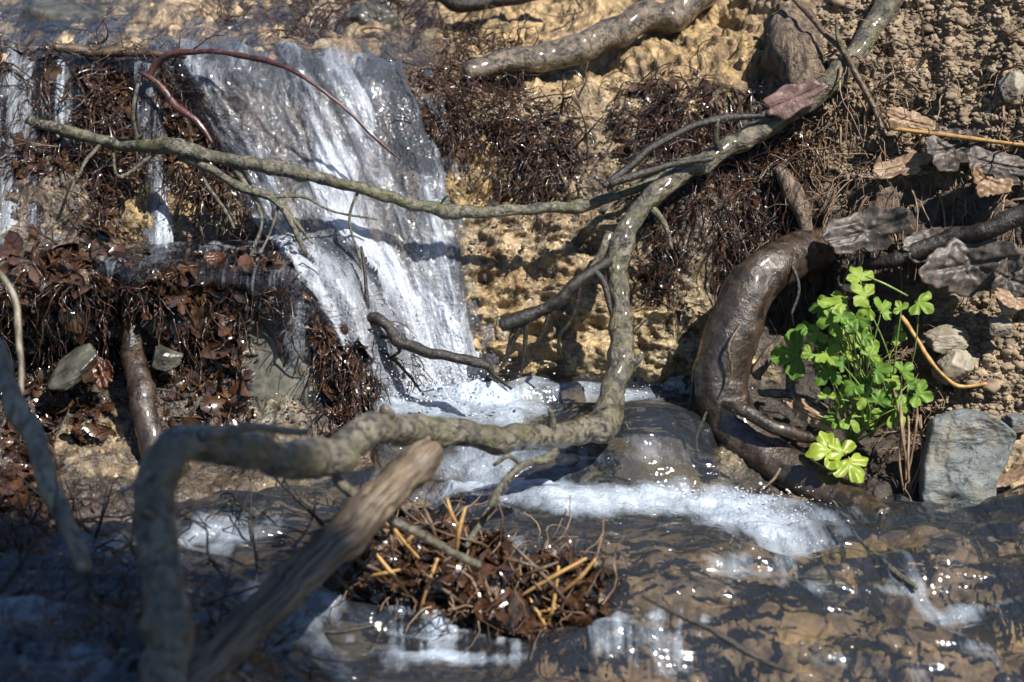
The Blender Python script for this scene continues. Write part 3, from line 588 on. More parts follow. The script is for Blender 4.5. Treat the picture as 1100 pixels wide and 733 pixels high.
lumps('soil_crumbs', [GT[i, j] for i, j in ii], None, RNG.gamma(1.3, .0010, len(ii))+.0005, M['crumbs'], 'dry crumbly tan soil on the right hand bank', 'soil', 2, .15)
ii = pick([rect(500, 560, 1150, 760), rect(0, 560, 400, 640)], 160)
lumps('pebbles', [GT[i, j] for i, j in ii], None, RNG.gamma(2.2, .002, len(ii))+.002, M['pebbles'], 'rounded brown pebbles under the shallow near water', 'pebbles', 2, .12)

# ------------------------------------------------------------------ branches, roots and sticks
branch('fallen_branch', [(985, -40, .25, 24), (950, 12, .23, 24), (925, 50, .2, 23), (898, 84, .17, 25), (850, 118, .15, 22), (795, 152, .13, 21), (740, 180, .1, 21), (700, 215, .07, 22), (668, 250, .05, 24), (662, 285, .03, 24), (667, 340, -.01, 24), (666, 385, -.05, 25), (660, 430, -.09, 27), (640, 461, -.14, 31), (590, 467, -.2, 27), (540, 471, -.25, 31), (480, 463, -.3, 28), (420, 460, -.36, 34), (380, 474, -.41, 40), (340, 492, -.46, 42), (265, 487, -.55, 40), (205, 480, -.61, 42), (176, 500, -.64, 46), (168, 550, -.66, 44), (176, 620, -.69, 46), (182, 680, -.72, 52), (172, 760, -.75, 60)],
       M['grey_bark'], 'long grey green branch bending down from top right and along the foreground', 'branch', sides=28, lump=.3, rough=.15, step=.003, freq=45, kink=.3, ridge=.14,
       twigs=[[(655, 250, .05, 10), (640, 285, .03, 8), (615, 312, .02, 6), (570, 340, .02, 4)],
              [(360, 512, -.44, 14), (400, 548, -.43, 12), (450, 575, -.41, 11), (515, 608, -.38, 8)],
              [(215, 470, -.62, 12), (270, 458, -.58, 10), (330, 464, -.55, 8)],
              [(190, 480, -.62, 12), (160, 510, -.66, 9), (130, 530, -.7, 6)],
              [(590, 462, -.2, 12), (592, 447, -.21, 8), (590, 440, -.215, 5)], [(672, 395, -.055, 10), (686, 384, -.06, 6), (690, 378, -.06, 4)], [(420, 452, -.36, 14), (412, 438, -.37, 9)],
              [(775, 165, .115, 9), (768, 150, .105, 6), (772, 128, .1, 3)], [(700, 222, .07, 9), (716, 244, .06, 6), (722, 268, .055, 3)], [(915, 62, .18, 9), (902, 46, .17, 6), (898, 20, .17, 3)], [(170, 560, -.67, 16), (150, 548, -.69, 9)]])
branch('thin_branch', [(30, 130, .2, 8), (70, 142, .17, 11), (130, 155, .14, 14), (190, 160, .1, 17), (250, 174, .08, 13), (320, 186, .06, 13), (380, 203, .05, 12), (440, 220, .05, 14), (500, 228, .05, 13), (570, 225, .06, 12), (640, 218, .07, 12), (690, 200, .085, 9), (722, 184, .1, 6)],
       M['mossy'], 'thin mossy branch stretched across the waterfall at mid height', 'branch', sides=14, step=.003, lump=.45, rough=.22, freq=90,
       twigs=[[(195, 166, .1, 13), (225, 180, .08, 9), (258, 198, .06, 10), (290, 212, .05, 9), (310, 236, .04, 7), (332, 278, .03, 4)],
              [(290, 212, .05, 5), (325, 212, .05, 4), (360, 228, .05, 3), (405, 236, .05, 2)],
              [(304, 216, .05, 5), (318, 240, .05, 4), (336, 262, .05, 3)],
              [(250, 178, .08, 6), (268, 205, .06, 5), (282, 238, .05, 4), (270, 275, .04, 4), (252, 330, .02, 3)], [(300, 216, .05, 4), (290, 250, .04, 3), (272, 290, .02, 3), (258, 340, .0, 2)],
              [(215, 175, .09, 5), (222, 200, .08, 4), (240, 225, .06, 4), (252, 246, .05, 3)], [(385, 205, .05, 4), (376, 240, .04, 3), (390, 290, .03, 3), (388, 330, .01, 2)], [(110, 152, .15, 5), (90, 175, .13, 4), (72, 215, .11, 3)], [(470, 227, .05, 4), (476, 214, .045, 3), (482, 210, .04, 2)],
              [(146, 150, .13, 5), (142, 120, .12, 4), (148, 90, .12, 3)], [(170, 160, .11, 5), (128, 190, .1, 4), (122, 165, .1, 3)]])
branch('dark_twig', [(392, 348, -.01, 10), (402, 341, -.02, 12), (416, 350, -.03, 12), (428, 365, -.04, 13), (450, 377, -.05, 12), (485, 386, -.06, 11), (520, 391, -.06, 11), (530, 402, -.06, 5), (550, 418, -.06, 3)],
       M['dark_twig'], 'crooked black twig poking out over the foot of the waterfall', 'twig', sides=10, lump=.3, step=.003,
       twigs=[[(428, 368, -.04, 5), (429, 378, -.04, 4), (420, 384, -.03, 3)], [(418, 362, -.03, 5), (408, 362, -.02, 4)], [(395, 342, -.01, 5), (393, 300, 0.0, 4), (388, 265, .02, 3)], [(420, 384, -.03, 4), (440, 405, -.03, 3), (455, 425, -.03, 2)]])
hang = branch('dead_root', [(538, 350, .0, 12), (560, 342, .0, 14), (580, 335, .0, 13), (596, 328, .0, 16), (620, 305, .0, 13), (640, 290, .01, 11), (655, 280, .02, 10)],
       M['dark_twig'], 'blackened broken root end hanging under the bend of the long branch', 'root', sides=12, lump=.25, step=.003, part='rootlet',
       twigs=[[(560, 346, 0, 6), (548, 375, 0, 5), (538, 396, 0, 3)], [(566, 343, 0, 6), (564, 370, 0, 5), (560, 400, 0, 3)], [(590, 335, 0, 5), (580, 362, 0, 4), (570, 376, 0, 2)],
              [(622, 308, 0, 6), (615, 340, 0, 5), (602, 362, 0, 4), (600, 380, 0, 3)], [(640, 292, .01, 9), (652, 310, .0, 8), (658, 338, -.01, 6)], [(562, 343, 0, 6), (552, 350, 0, 5), (545, 380, 0, 4)]])
branch('forked_twig', [(832, 124, .13, 5), (800, 126, .12, 7), (765, 130, .1, 8), (730, 142, .08, 8), (700, 160, .07, 9), (672, 182, .06, 9), (648, 200, .05, 8)], M['dark_twig'], 'dark forked twig lying just above the long branch', 'twig', sides=8, lump=.3, step=.004,
       twigs=[[(765, 170, .09, 6), (720, 178, .07, 7), (690, 186, .06, 9), (655, 198, .05, 7)]])
branch('arched_root', [(905, 262, .16, 40), (878, 268, .1, 50), (842, 282, .05, 50), (812, 305, .02, 54), (792, 345, .0, 57), (778, 390, -.01, 60), (777, 430, -.02, 58), (796, 466, -.035, 54), (830, 494, -.06, 50), (870, 520, -.09, 50), (908, 540, -.12, 46), (950, 560, -.17, 30)],
       M['root_brown'], 'thick glossy brown root arching down into the stream on the right', 'root', sides=44, rough=.075, lump=.05, step=.003, freq=46, kink=.05, ridge=.05,
       twigs=[('rootlet', [(760, 380, -.02, 5), (745, 400, -.02, 4), (742, 425, -.02, 3), (738, 450, -.02, 2)], M['dark_twig']), ('rootlet', [(795, 350, -.03, 4), (783, 372, -.045, 4), (786, 398, -.05, 3), (778, 420, -.055, 2)], M['brown_twig']),
              ('rootlet', [(850, 285, .02, 5), (858, 312, .01, 4), (850, 338, .0, 3)], M['dark_twig']), ('rootlet', [(760, 440, -.04, 5), (748, 470, -.05, 4), (752, 495, -.06, 2)], M['dark_twig']), ('rootlet', [(840, 500, -.085, 5), (830, 515, -.1, 4), (815, 528, -.11, 3)], M['brown_twig']),
              ('side_root', [(770, 432, -.04, 8), (800, 442, -.065, 14), (835, 458, -.075, 15), (868, 468, -.07, 12), (890, 468, -.06, 6)], None),
              ('bark_splinter', [(812, 405, -.01, 16), (826, 385, -.01, 13), (840, 362, .0, 5)], M['stump'])])
branch('dead_twig', [(845, 380, .0, 9), (849, 405, -.01, 12), (852, 424, -.02, 13), (872, 432, -.03, 10), (888, 440, -.03, 9)], M['mossy'], 'grey forked twig between the arched root and the green plant', 'twig', sides=10, lump=.2, twigs=[[(852, 424, -.02, 9), (830, 420, -.02, 10), (815, 421, -.02, 8)]])
branch('log_root', [(500, 78, .29, 22), (530, 72, .3, 24), (570, 60, .31, 30), (630, 44, .33, 33), (690, 26, .35, 34), (730, 8, .37, 36), (770, -30, .4, 38)], M['log'], 'smooth brown root running up behind the tangle to the top edge', 'root', sides=20, lump=.05, rough=.05, step=.006)
branch('log_root', [(470, -8, .5, 14), (500, 2, .48, 18), (560, -2, .47, 16), (600, -10, .47, 14)], M['dark_twig'], 'dark root just dipping into the top edge of the picture', 'root', sides=12)
branch('red_root', [(160, 82, .2, 7), (170, 68, .2, 8), (190, 58, .19, 8), (220, 55, .18, 5), (260, 60, .16, 6), (300, 70, .13, 5), (340, 92, .11, 4), (375, 120, .1, 4), (405, 150, .09, 4), (430, 172, .09, 2)], M['red_root'], 'slender reddish root arching over the top of the waterfall', 'root', sides=8, step=.004,)
branch('red_root', [(152, 78, .2, 5), (172, 92, .19, 8), (190, 113, .18, 9), (212, 129, .17, 8), (228, 154, .16, 4)], M['red_root'], 'short stout reddish root slanting down beside the waterfall crest', 'root', sides=10)
branch('ledge_stick', [(58, 50, .24, 10), (85, 54, .24, 12), (115, 55, .24, 12), (160, 58, .23, 8), (200, 60, .22, 4)], M['brown_twig'], 'brown stick lying level on the lip of the upper left ledge', 'stick', sides=8)
branch('wet_root', [(140, 330, .0, 18), (146, 370, -.04, 24), (150, 410, -.07, 28), (160, 450, -.1, 30), (166, 500, -.13, 26)], M['root_brown'], 'tan wet root running down the face of the lower left bank', 'root', sides=14)
branch('leaning_stick', [(-30, 330, -.45, 20), (5, 405, -.5, 24), (40, 490, -.55, 24), (72, 560, -.6, 22), (92, 612, -.64, 20)], M['pale_stick'], 'out of focus grey stick leaning at the left edge', 'stick', sides=12, twigs=[[(-5, 290, -.3, 7), (15, 320, -.32, 7), (22, 380, -.34, 7), (24, 440, -.36, 6), (38, 500, -.38, 5)]])
branch('bank_vine', [(845, -10, .24, 5), (880, 30, .19, 6), (905, 55, .17, 7), (920, 80, .15, 7), (935, 110, .14, 6), (948, 150, .12, 7), (940, 180, .11, 6), (932, 205, .1, 6)], M['brown_twig'], 'thin brown vine crossing in front of the long branch at top right', 'vine', sides=6, step=.004)
branch('straw_stalk', [(955, 138, .1, 4), (1020, 146, .07, 5), (1075, 153, .05, 5), (1130, 160, .03, 4)], M['straw'], 'straight pale straw stalk lying across the right hand bank', 'straw', sides=6, lump=0, kink=0)
branch('bank_root', [(838, 180, .12, 14), (850, 200, .11, 22), (862, 230, .1, 20), (868, 255, .09, 12)], M['stump'], 'grey flat root slanting down above the arched root', 'root', sides=10, lump=.2)
branch('bank_root', [(1120, 226, -.01, 22), (1075, 240, .0, 20), (1020, 258, .02, 18), (960, 280, .03, 16), (930, 285, .05, 10)], M['dark_twig'], 'dark root bridging the dead leaves on the right bank', 'root', sides=12, lump=.2)
branch('forked_twig', [(598, 484, -.26, 7), (585, 494, -.27, 9), (560, 500, -.28, 9), (540, 522, -.29, 9), (522, 555, -.31, 8), (500, 588, -.33, 7)], M['mossy'], 'pale forked twig standing in the foam under the foreground branch', 'twig', sides=8, lump=.3, twigs=[[(560, 500, -.28, 5), (545, 490, -.28, 5), (530, 500, -.28, 4)], [(522, 555, -.31, 5), (532, 545, -.33, 5), (536, 530, -.33, 3)]])
branch('foreground_twig', [(690, 640, -.5, 5), (730, 660, -.5, 7), (770, 680, -.5, 8), (810, 705, -.51, 7), (850, 722, -.5, 5)], M['dark_twig'], 'blurred dark twig dipping in the near water at lower right', 'twig', sides=8)
branch('foreground_twig', [(893, 536, -.13, 4), (910, 560, -.17, 4), (925, 582, -.22, 5), (955, 610, -.28, 8), (985, 632, -.32, 6)], M['mossy'], 'thin twig trailing from the arched root into the stream', 'twig', sides=6)

# broken stick with a cut end
m = MB(); p, r = pt([(464, 482, -.4, 30), (456, 490, -.41, 40), (438, 508, -.43, 46), (390, 556, -.49, 47), (320, 622, -.57, 48), (250, 690, -.64, 50), (190, 745, -.7, 50)])
m.tube(p, r, 32, .004, .10, .12, cap=True, flat=.85, freq=40, kink=.12, ridge=.28)
bs = tag(m.build('broken_stick', M['wood']), 'barkless broken stick slanting across the lower left foreground', 'stick')
m = MB(); e0, e1 = P(440, 506, -.43), P(462, 484, -.4); ed = (e1-e0)/np.linalg.norm(e1-e0)
for k in range(26):
    a = random.random()*6.28; rr_ = rpx(44, -.4)*math.sqrt(random.random())*.85; x_ = np.cross(ed, [0, 0, 1.]); x_ /= np.linalg.norm(x_); y_ = np.cross(ed, x_)
    b_ = e1-ed*.004+x_*rr_*math.cos(a)+y_*rr_*math.sin(a)*.85; m.tube([b_, b_+ed*random.uniform(.004, .012)], [.0022, .0008], 5, .003, .2)
m.build('splintered_end', M['stump'], bs)
# old stump and bark flap
m = MB(); p, r = pt([(850, 25, .27, 50), (856, 60, .22, 60), (868, 95, .19, 46), (880, 118, .17, 22)]); m.tube(p, r, 24, .005, .25, .1, freq=45)
tag(m.build('stump', M['stump']), 'splintered old root stub leaning behind the long branch at top right', 'stump')

def patch(c, ax, ay, w_, h_, mat, name, label, cat, curl=.2, nz=.15, outline=None, n=14, group=None, thick=.0008, seed=None):
    """thin crumpled sheet (leaf, bark) around c spanned by unit vectors ax, ay"""
    sd = random.random()*50 if seed is None else seed
    ax = np.array(ax, float); ax /= np.linalg.norm(ax); ay = np.array(ay, float); ay -= ax*(ax@ay); ay /= np.linalg.norm(ay); az = np.cross(ax, ay)
    th = np.linspace(0, 2*np.pi, 84, endpoint=False); rr = outline(th) if outline else 1+.12*np.sin(3*th+sd)+.1*np.sin(7*th+2*sd)
    V = []; F = []
    rings = np.linspace(0, 1, n//2+1)[1:]
    V.append(np.array(c)+0*az)
    for k, rg in enumerate(rings):
        u = rg*rr*np.cos(th); v = rg*rr*np.sin(th)
        z = curl*(u*u*.7-v*v*.4)+nz*.5*(1-2*np.abs(vnoise(np.stack([u*1.7+sd, v*1.7, 0*u], -1))))+.35*nz*(1-2*np.abs(vnoise(np.stack([u*4.3+sd, v*4.3, 0*u], -1), 5)))+.15*nz*vnoise(np.stack([u*11+sd, v*11, 0*u], -1), 6)-.10*np.exp(-(v/.06)**2)-.05*np.exp(-((np.abs(v)-.5*np.abs(u%.35-.17)*3)/.05)**2)
        V += list(np.array(c)+np.outer(u*w_, ax)+np.outer(v*h_, ay)+np.outer(z*min(w_, h_), az))
    m_ = len(th)
    for j in range(m_): F.append((0, 1+j, 1+(j+1) % m_))
    for k in range(len(rings)-1):
        for j in range(m_): a = 1+k*m_; b = a+m_; j2 = (j+1) % m_; F.append((a+j, b+j, b+j2, a+j2))
    o = link_mesh(name, V, F, mat); md = o.modifiers.new('thickness', 'SOLIDIFY'); md.thickness = thick
    return tag(o, label, cat, group)
patch(P(852, 106, .125), (1, 0, .45), (0, .35, 1), .034, .016, M['bark_flap'], 'bark_flap', 'pinkish flap of loose bark resting on the long branch', 'bark', .15, .1, thick=.003)
# dead leaves
def lobed(k, a, sharp=1.0):
    def f(th): return (1-.22*np.abs(np.sin(th))**1.5)*(1+.5*a*np.cos(k*th)*sharp+.05*np.sin(2*th+k*1.7)+.045*np.sin(9*th+k)+.03*np.sin(19*th)-.25*np.exp(-((th-1.9-k*.5)/.13)**2)-.2*np.exp(-((th-4.1-k*.3)/.1)**2))
    return f
leaves = [
 (930, 248, .05, (1, 0, .3), (.1, .5, 1), .038, .026, 'dead_leaf', 'large bluish black dead leaf draped above the green plant', 5, .12),
 (975, 130, .11, (1, 0, -.3), (0, .4, 1), .024, .014, 'tan_leaf', 'greyish curled leaf just under the straw stalk tip', 3, .1),
 (970, 178, .09, (1, 0, .3), (0, .6, 1), .028, .013, 'tan_leaf', 'pale grey leaf lit at its rim below the straw stalk', 5, .2),
 (1022, 160, .08, (1, .1, .2), (0, .5, 1), .028, .024, 'dead_leaf', 'purplish brown leaf hanging under the middle of the straw stalk', 3, .12),
 (1075, 178, .05, (1, 0, -.2), (0, .5, 1), .034, .018, 'dead_leaf', 'silvery grey leaf beneath the straw stalk near the right edge', 5, .18),
 (1062, 194, .045, (1, 0, -.5), (0, .5, 1), .018, .02, 'tan_leaf', 'tan torn leaf tucked under the silvery grey leaf', 4, .12),
 (1040, 285, .01, (1, 0, .15), (0, .25, 1), .042, .034, 'dead_leaf', 'broad crumpled dark leaf hanging above the two stones', 4, .12),
 (1085, 300, -.01, (1, 0, -.4), (0, .3, 1), .02, .022, 'dead_leaf', 'small dark leaf curled at the right edge', 3, .15),
 (1000, 262, .04, (1, 0, .25), (0, .5, 1), .03, .018, 'dead_leaf', 'dark wrinkled leaf under the dark bridging root', 3, .12),
 (1090, 322, -.02, (1, 0, -.2), (0, .6, .6), .02, .012, 'tan_leaf', 'pale flat leaf at the right edge above the stones', 2, .1),
 (872, 445, -.05, (1, 0, -.5), (.2, .4, .6), .026, .013, 'tan_leaf', 'tan leaf lying on the side of the arched root', 2, .15),
 (230, 277, .04, (1, .2, .1), (0, .6, .8), .010, .007, 'red_leaf', 'rust red leaf on the middle ledge', 3, .1),
 (1086, 512, -.12, (1, 0, .7), (0, .5, .6), .018, .008, 'tan_leaf', 'reddish curled leaf beside the slate at the waterline', 2, .1)]
for x, y, Y, ax, ay, w_, h_, mt, lb, k, a in leaves:
    patch(P(x, y, Y-.012), ax, ay, w_*1.2, h_*1.2, M[mt], 'dead_leaf', lb, 'leaf', .75, .13, lobed(k, a), n=28)
patch(P(110, 400, -.07), (1, 0, .4), (0, .4, 1), .012, .02, M['red_leaf'], 'dead_leaf', 'orange brown leaf stuck on the lower left bank', 'leaf', .3, .3, lobed(3, .15))

# stones
def stone(c, size, rot, mat, label, jag=.12, boxy=.0, name='stone', seed=None):
    """angular rock: a ball cut by random planes, then weathered"""
    v, f = ico_unit(5); sd = random.random()*80; sd = sd if seed is None else seed*3.7; rg = np.random.default_rng(int(sd*1000)); r_ = np.full(len(v), 1.25)
    pl = rg.normal(0, 1, (13, 3)); pl = np.vstack([pl, np.eye(3), -np.eye(3)]) if boxy > .3 else pl
    for n_ in pl:
        n_ = n_/np.linalg.norm(n_); d = rg.uniform(.72, 1.0); dt = v@n_; r_ = np.minimum(r_, np.where(dt > .05, d/np.maximum(dt, .05), 9))
    q = v*r_[:, None]; q = q*(1+jag*.3*fbm(v*1.6+sd, 3)[:, None]+.03*fbm(v*7+sd, 5)[:, None]+.02*fbm(v*24+sd, 3)[:, None]+.02*fbm(v*np.array([4, 4, 22])+sd, 3)[:, None])
    q = q*np.array(size); Mx = np.array(Matrix.Rotation(rot[2], 3, 'Z') @ Matrix.Rotation(rot[1], 3, 'Y') @ Matrix.Rotation(rot[0], 3, 'X'))
    return tag(link_mesh(name, q@Mx.T+np.array(c), f, mat), label, 'stone')
V8 = [(1003, 447), (1044, 436), (1090, 460), (1089, 480), (1066, 522), (1054, 548), (986, 548)]   # outline of the slate as it stands in the bank
def slab(name, outline, Y, thick, mat, label, lean=.25):
    c0 = np.mean([P(x, y, Y) for x, y in outline], axis=0); nf = np.array([.05, -1, lean]); nf /= np.linalg.norm(nf); V = []; F = []; K = 9; n_ = 0
    ol = catmull([list(P(x, y, Y)) for x, y in outline+outline[:1]], .004)[:-1]; ol = ol+nf*((c0-ol)@nf)[:, None]*.9; n_ = len(ol)
    sizes = [0]+list(np.linspace(.02, .94, 40))+[.965, .985, 1.0]; 
    for side in (0, 1):
        for k, g in enumerate(sizes[1:] if side == 0 else sizes[::-1][0:-1]):
            off = nf*(thick*(.5 if side == 0 else -.5))*(1-max(0, g-.96)*8); V += list(c0+(ol-c0)*g+off)
    V = np.array(V); V = V+nf*(.0035*fbm(V*40, 4, 71)+.002*np.round(3*fbm(V*np.array([25, 25, 60]), 2, 72)))[:, None]
    R_ = len(V)//n_
    for k in range(R_-1):
        for j in range(n_): a = k*n_; b = a+n_; j2 = (j+1) % n_; F.append((a+j, b+j, b+j2, a+j2))
    V = np.vstack([V, V[:n_].mean(0), V[-n_:].mean(0)]); F += [(len(V)-2, j, (j+1) % n_) for j in range(n_)]+[(len(V)-1, (R_-1)*n_+(j+1) % n_, (R_-1)*n_+j) for j in range(n_)]
    return tag(link_mesh(name, V, F, mat), label, 'stone')
slab('stone', V8, -.115, .03, M['slate'], 'large flat grey slate standing at the waterline on the right', .55)
stone(P(1028, 392, -.005), (.024, .02, .022), (.3, .2, .3), M['stone'], 'blocky grey stone below the broad crumpled leaf', .1, .7)
stone(P(1018, 364, .0), (.024, .02, .012), (.2, -.1, .2), M['stone'], 'flat brownish stone resting on the blocky grey stone', .12, .5)
stone(P(1075, 352, -.02), (.014, .012, .011), (0, .4, .1), M['stone'], 'small tan stone beside the blocky grey stone', .12, .4)
stone(P(1092, 455, -.07), (.018, .014, .012), (.1, .2, .5), M['slate'], 'small bluish stone above the slate at the right edge', .12, .4)
stone(P(1085, 325, -.01), (.016, .014, .013), (.2, 0, .1), M['stone'], 'pale stone half under the pale flat leaf', .1, .5)
stone(P(1088, 95, .09), (.018, .016, .016), (0, 0, .3), M['stone'], 'rounded stone in the crumbly soil at top right', .12, .2)
stone(P(288, 408, -.012), (.066, .03, .078), (R(-24), R(20), R(-18)), M['slab_stone'], 'large wet olive slab with water running over it on the left', .25, .2, seed=5)
stone(P(76, 398, -.07), (.034, .02, .013), (.2, R(-32), .2), M['wet_stone'], 'dark greenish slab tilted in the lower left bank', .08, .5)
stone(P(60, 340, -.02), (.022, .018, .013), (.2, .1, .2), M['wet_stone'], 'glinting wet stone under the lip of the middle ledge', .1, .4)
stone(P(178, 385, -.05), (.018, .014, .012), (.2, .3, .2), M['wet_stone'], 'small wet stone right of the tan wet root', .1, .4)
stone(P(190, 308, .0), (.018, .014, .013), (.2, .1, .2), M['stone'], 'ochre stone set in the middle ledge lip', .1, .2)
for (x, y, Y, s, lb) in [(70, 25, .5, .055, 'dark boulder in the upper stream at top left'), (200, 32, .48, .03, 'dark wet boulder above the reddish root'), (395, 28, .5, .05, 'dark wet boulder in the upper stream above the fall'), (330, 12, .6, .03, 'small dark stone far up the upper stream')]:
    stone(P(x, y, Y)-np.array([0, 0, s*.05]), (s, s*.8, s*.62), (.1, .2, s*40), M['wet_stone'], lb, .14, .2)
stone(P(668, 522, -.11)-np.array([0, 0, .016]), (.05, .04, .024), (.2, .1, .3), M['wet_stone'], 'brown boulder under the cascade below the plunge pool', .12, .2)
stone(P(890, 632, -.3), (.024, .022, .016), (.1, .1, .2), M['wet_stone'], 'dark round stone breaking the near water on the right', .1, .2)

# ------------------------------------------------------------------ green plant
def leaf_mat():
    m, t, out = newmat('green_leaf'); tc = N(t, 'TexCoord'); uv = tc.outputs['UV']; ob = tc.outputs['Object']
    n = noise(t, ob, 120, 4, .6); oi = N(t, 'ObjectInfo')
    c = mixc(t, n.outputs[0], (.06, .15, .012), (.17, .30, .03)); c = mixc(t, ramp(t, oi.outputs['Random'], [(.2, 0), (.6, .35), (1, .9)]).outputs[0], c, (.25, .33, .05)); c = mixc(t, ramp(t, oi.outputs['Random'], [(.0, .7), (.35, 0)]).outputs[0], c, (.035, .1, .012)); n7 = noise(t, ob, 60, 4, .7); c = mixc(t, ramp(t, n7.outputs[0], [(.62, 0), (.7, .6)]).outputs[0], c, (.12, .1, .04))
    sx = N(t, 'SeparateXYZ'); t.links.new(uv, sx.inputs[0])
    wv = N(t, 'Math', operation='SINE'); mm = N(t, 'Math', operation='MULTIPLY'); t.links.new(sx.outputs[0], mm.inputs[0]); mm.inputs[1].default_value = 15; t.links.new(mm.outputs[0], wv.inputs[0])
    vr = ramp(t, wv.outputs[0], [(.9, 0), (1.0, .5)]); c = mixc(t, vr.outputs[0], c, (.3, .45, .12))
    b = N(t, 'BsdfPrincipled'); t.links.new(c, b.inputs['Base Color']); b.inputs['Roughness'].default_value = .5; b.inputs['Specular IOR Level'].default_value = .35
    bp = N(t, 'Bump'); bp.inputs['Strength'].default_value = .5; bp.inputs['Distance'].default_value = .001; t.links.new(n.outputs[0], bp.inputs['Height']); t.links.new(bp.outputs[0], b.inputs['Normal'])
    tr = N(t, 'BsdfTranslucent'); t.links.new(c, tr.inputs[0]); mx = N(t, 'MixShader'); mx.inputs[0].default_value = .35
    t.links.new(b.outputs[0], mx.inputs[1]); t.links.new(tr.outputs[0], mx.inputs[2]); t.links.new(mx.outputs[0], out.inputs[0]); return m
M['leaf'] = leaf_mat()
M['stalk'] = simple('green_stalk', (.1, .17, .03), (.2, .27, .07), .4, 100, .2, .1)
M['yellow_leaf'] = simple('yellow_green_leaf', (.2, .3, .03), (.34, .4, .05), .4, 90, .4, .35)
def trilobe(th):
    """outline of a three-lobed leaf with rounded teeth; th=0 is the tip"""
    t_ = (th+np.pi) % (2*np.pi)-np.pi
    r = .22+0*t_
    for c, a, wd in ((0, 1, .64), (1.4, .92, .66), (-1.4, .92, .66)): r = np.maximum(r, a*np.exp(-((t_-c)/wd)**4*.7)*(.80+.20*np.abs(np.cos((t_-c)*5.2))**.6))
    return r*(1-.75*np.exp(-((np.abs(t_)-np.pi)/.35)**2))+.03
def green_leaf(parent, c, tip, nrm, size, mat, seed):
    nrm = np.array(nrm, float); nrm /= np.linalg.norm(nrm); tip = np.array(tip, float); tip -= nrm*(tip@nrm); tip /= np.linalg.norm(tip); sd_ = np.cross(nrm, tip)
    th = np.linspace(-np.pi, np.pi, 73)[:-1]; rr = trilobe(th); V = [np.array(c)]; UV = [(0, 0)]; F = []; n_ = len(th); K = 6
    for k in range(1, K+1):
        g = k/K; u = g*rr*np.cos(th); v = g*rr*np.sin(th)
        z = -.25*(u*u+v*v)*(.6+.8*math.sin(seed))+.16*np.abs(v)+.07*np.sin(9*th+seed)*g*g+.1*vnoise(np.stack([u*3+seed, v*3, 0*u], -1))
        V += list(np.array(c)+size*(np.outer(u, tip)+np.outer(v, sd_)+np.outer(z, nrm))); UV += [(a, g) for a in th]
    for j in range(n_): F.append((0, 1+j, 1+(j+1) % n_))
    for k in range(K-1):
        a = 1+k*n_; b = a+n_
        for j in range(n_): j2 = (j+1) % n_; F.append((a+j, b+j, b+j2, a+j2))
    return link_mesh('leaf', V, F, mat, parent, UV)
base = P(945, 470, -.03)
plant = bpy.data.objects.new('green_plant', None); COL.objects.link(plant); plant.location = base
tag(plant, 'bright green leafy plant growing beside the arched root', 'plant')
bpy.context.view_layer.update()
LV = [(925, 300, 15, 90), (905, 326, 15, 150), (947, 333, 15, 40), (921, 342, 15, 250), (987, 325, 12, -40), (896, 344, 11, 190), (962, 360, 14, -10), (857, 381, 19, 180), (866, 352, 10, 150), (905, 364, 14, 200), (890, 372, 12, 120), (925, 372, 14, 80), (891, 398, 13, 230), (934, 382, 13, 60), (941, 398, 15, 10), (925, 402, 12, 260), (913, 415, 16, 220), (930, 412, 14, 320), (905, 392, 10, 170), (955, 418, 11, 30), (948, 424, 10, 300), (936, 440, 14, 240), (925, 438, 10, 190), (960, 445, 12, 340), (976, 413, 14, 20), (985, 423, 12, -20), (972, 427, 11, 250), (965, 438, 9, 0), (943, 432, 10, 80), (887, 380, 11, 300), (885, 330, 10, 170), (930, 318, 12, 120), (954, 405, 9, 340), (915, 350, 10, 60), (880, 357, 10, 220), (930, 428, 9, 150), (970, 400, 9, 50)]
LV = [(x, y, s_*1.02, a) for x, y, s_, a in LV]+[(random.gauss(920, 26), random.uniform(320, 462), random.uniform(7, 12), random.uniform(0, 360)) for _ in range(16)]
st = MB(); org = [P(935, 470, -.045), P(955, 455, -.04), P(915, 478, -.05)]
for q, (x, y, s, ang) in enumerate(LV):
    Y = -.085+.0004*abs(x-925)*.6+random.uniform(-.02, .02); c = P(x, y, Y); a = R(ang)
    nrm = np.array([random.uniform(-.2, .35), -.75, .55])+RNG.normal(0, .2, 3); tip = np.array([math.cos(a), -.15, math.sin(a)])
    lf = green_leaf(plant, c, tip, nrm, s*random.uniform(.75, 1.45)/1000*1.15, M['leaf'], q*1.7)
    o0 = org[q % 3]; mid = (o0+c)/2+np.array([random.uniform(-.01, .01), -.015, .01])
    sk = MB(); sk.tube([o0, mid, c], [.0011, .0009, .0007], 5, .006, 0); sk.build('stalk', M['stalk'], lf)
st.tube([P(928, 345, -.07), P(935, 365, -.09), P(945, 390, -.09), P(958, 400, -.06)], [.0016, .002, .0018, .0012], 6, .004, 0)
st.tube([P(866, 381, -.085), P(890, 384, -.085), P(906, 388, -.07)], [.0014, .0014, .001], 6, .004, 0)
st.tube([P(930, 297, -.07), P(950, 305, -.075), P(975, 318, -.075)], [.001, .0012, .001], 6, .004, 0)
st.build('stem', M['stalk'], plant)
yl = bpy.data.objects.new('fallen_leaf', None); COL.objects.link(yl); yl.location = P(905, 495, -.11); tag(yl, 'yellow green lobed leaf lying on the foot of the arched root', 'leaf'); bpy.context.view_layer.update()
for q, (x, y, s, ang) in enumerate([(893, 484, 26, 190), (912, 497, 24, 290), (905, 487, 20, 110)]):
    green_leaf(yl, P(x, y, -.115), (math.cos(R(ang)), -.1, math.sin(R(ang))), (.1, -.6, .75), s/1000, M['yellow_leaf'], q*2.3)
m = MB()
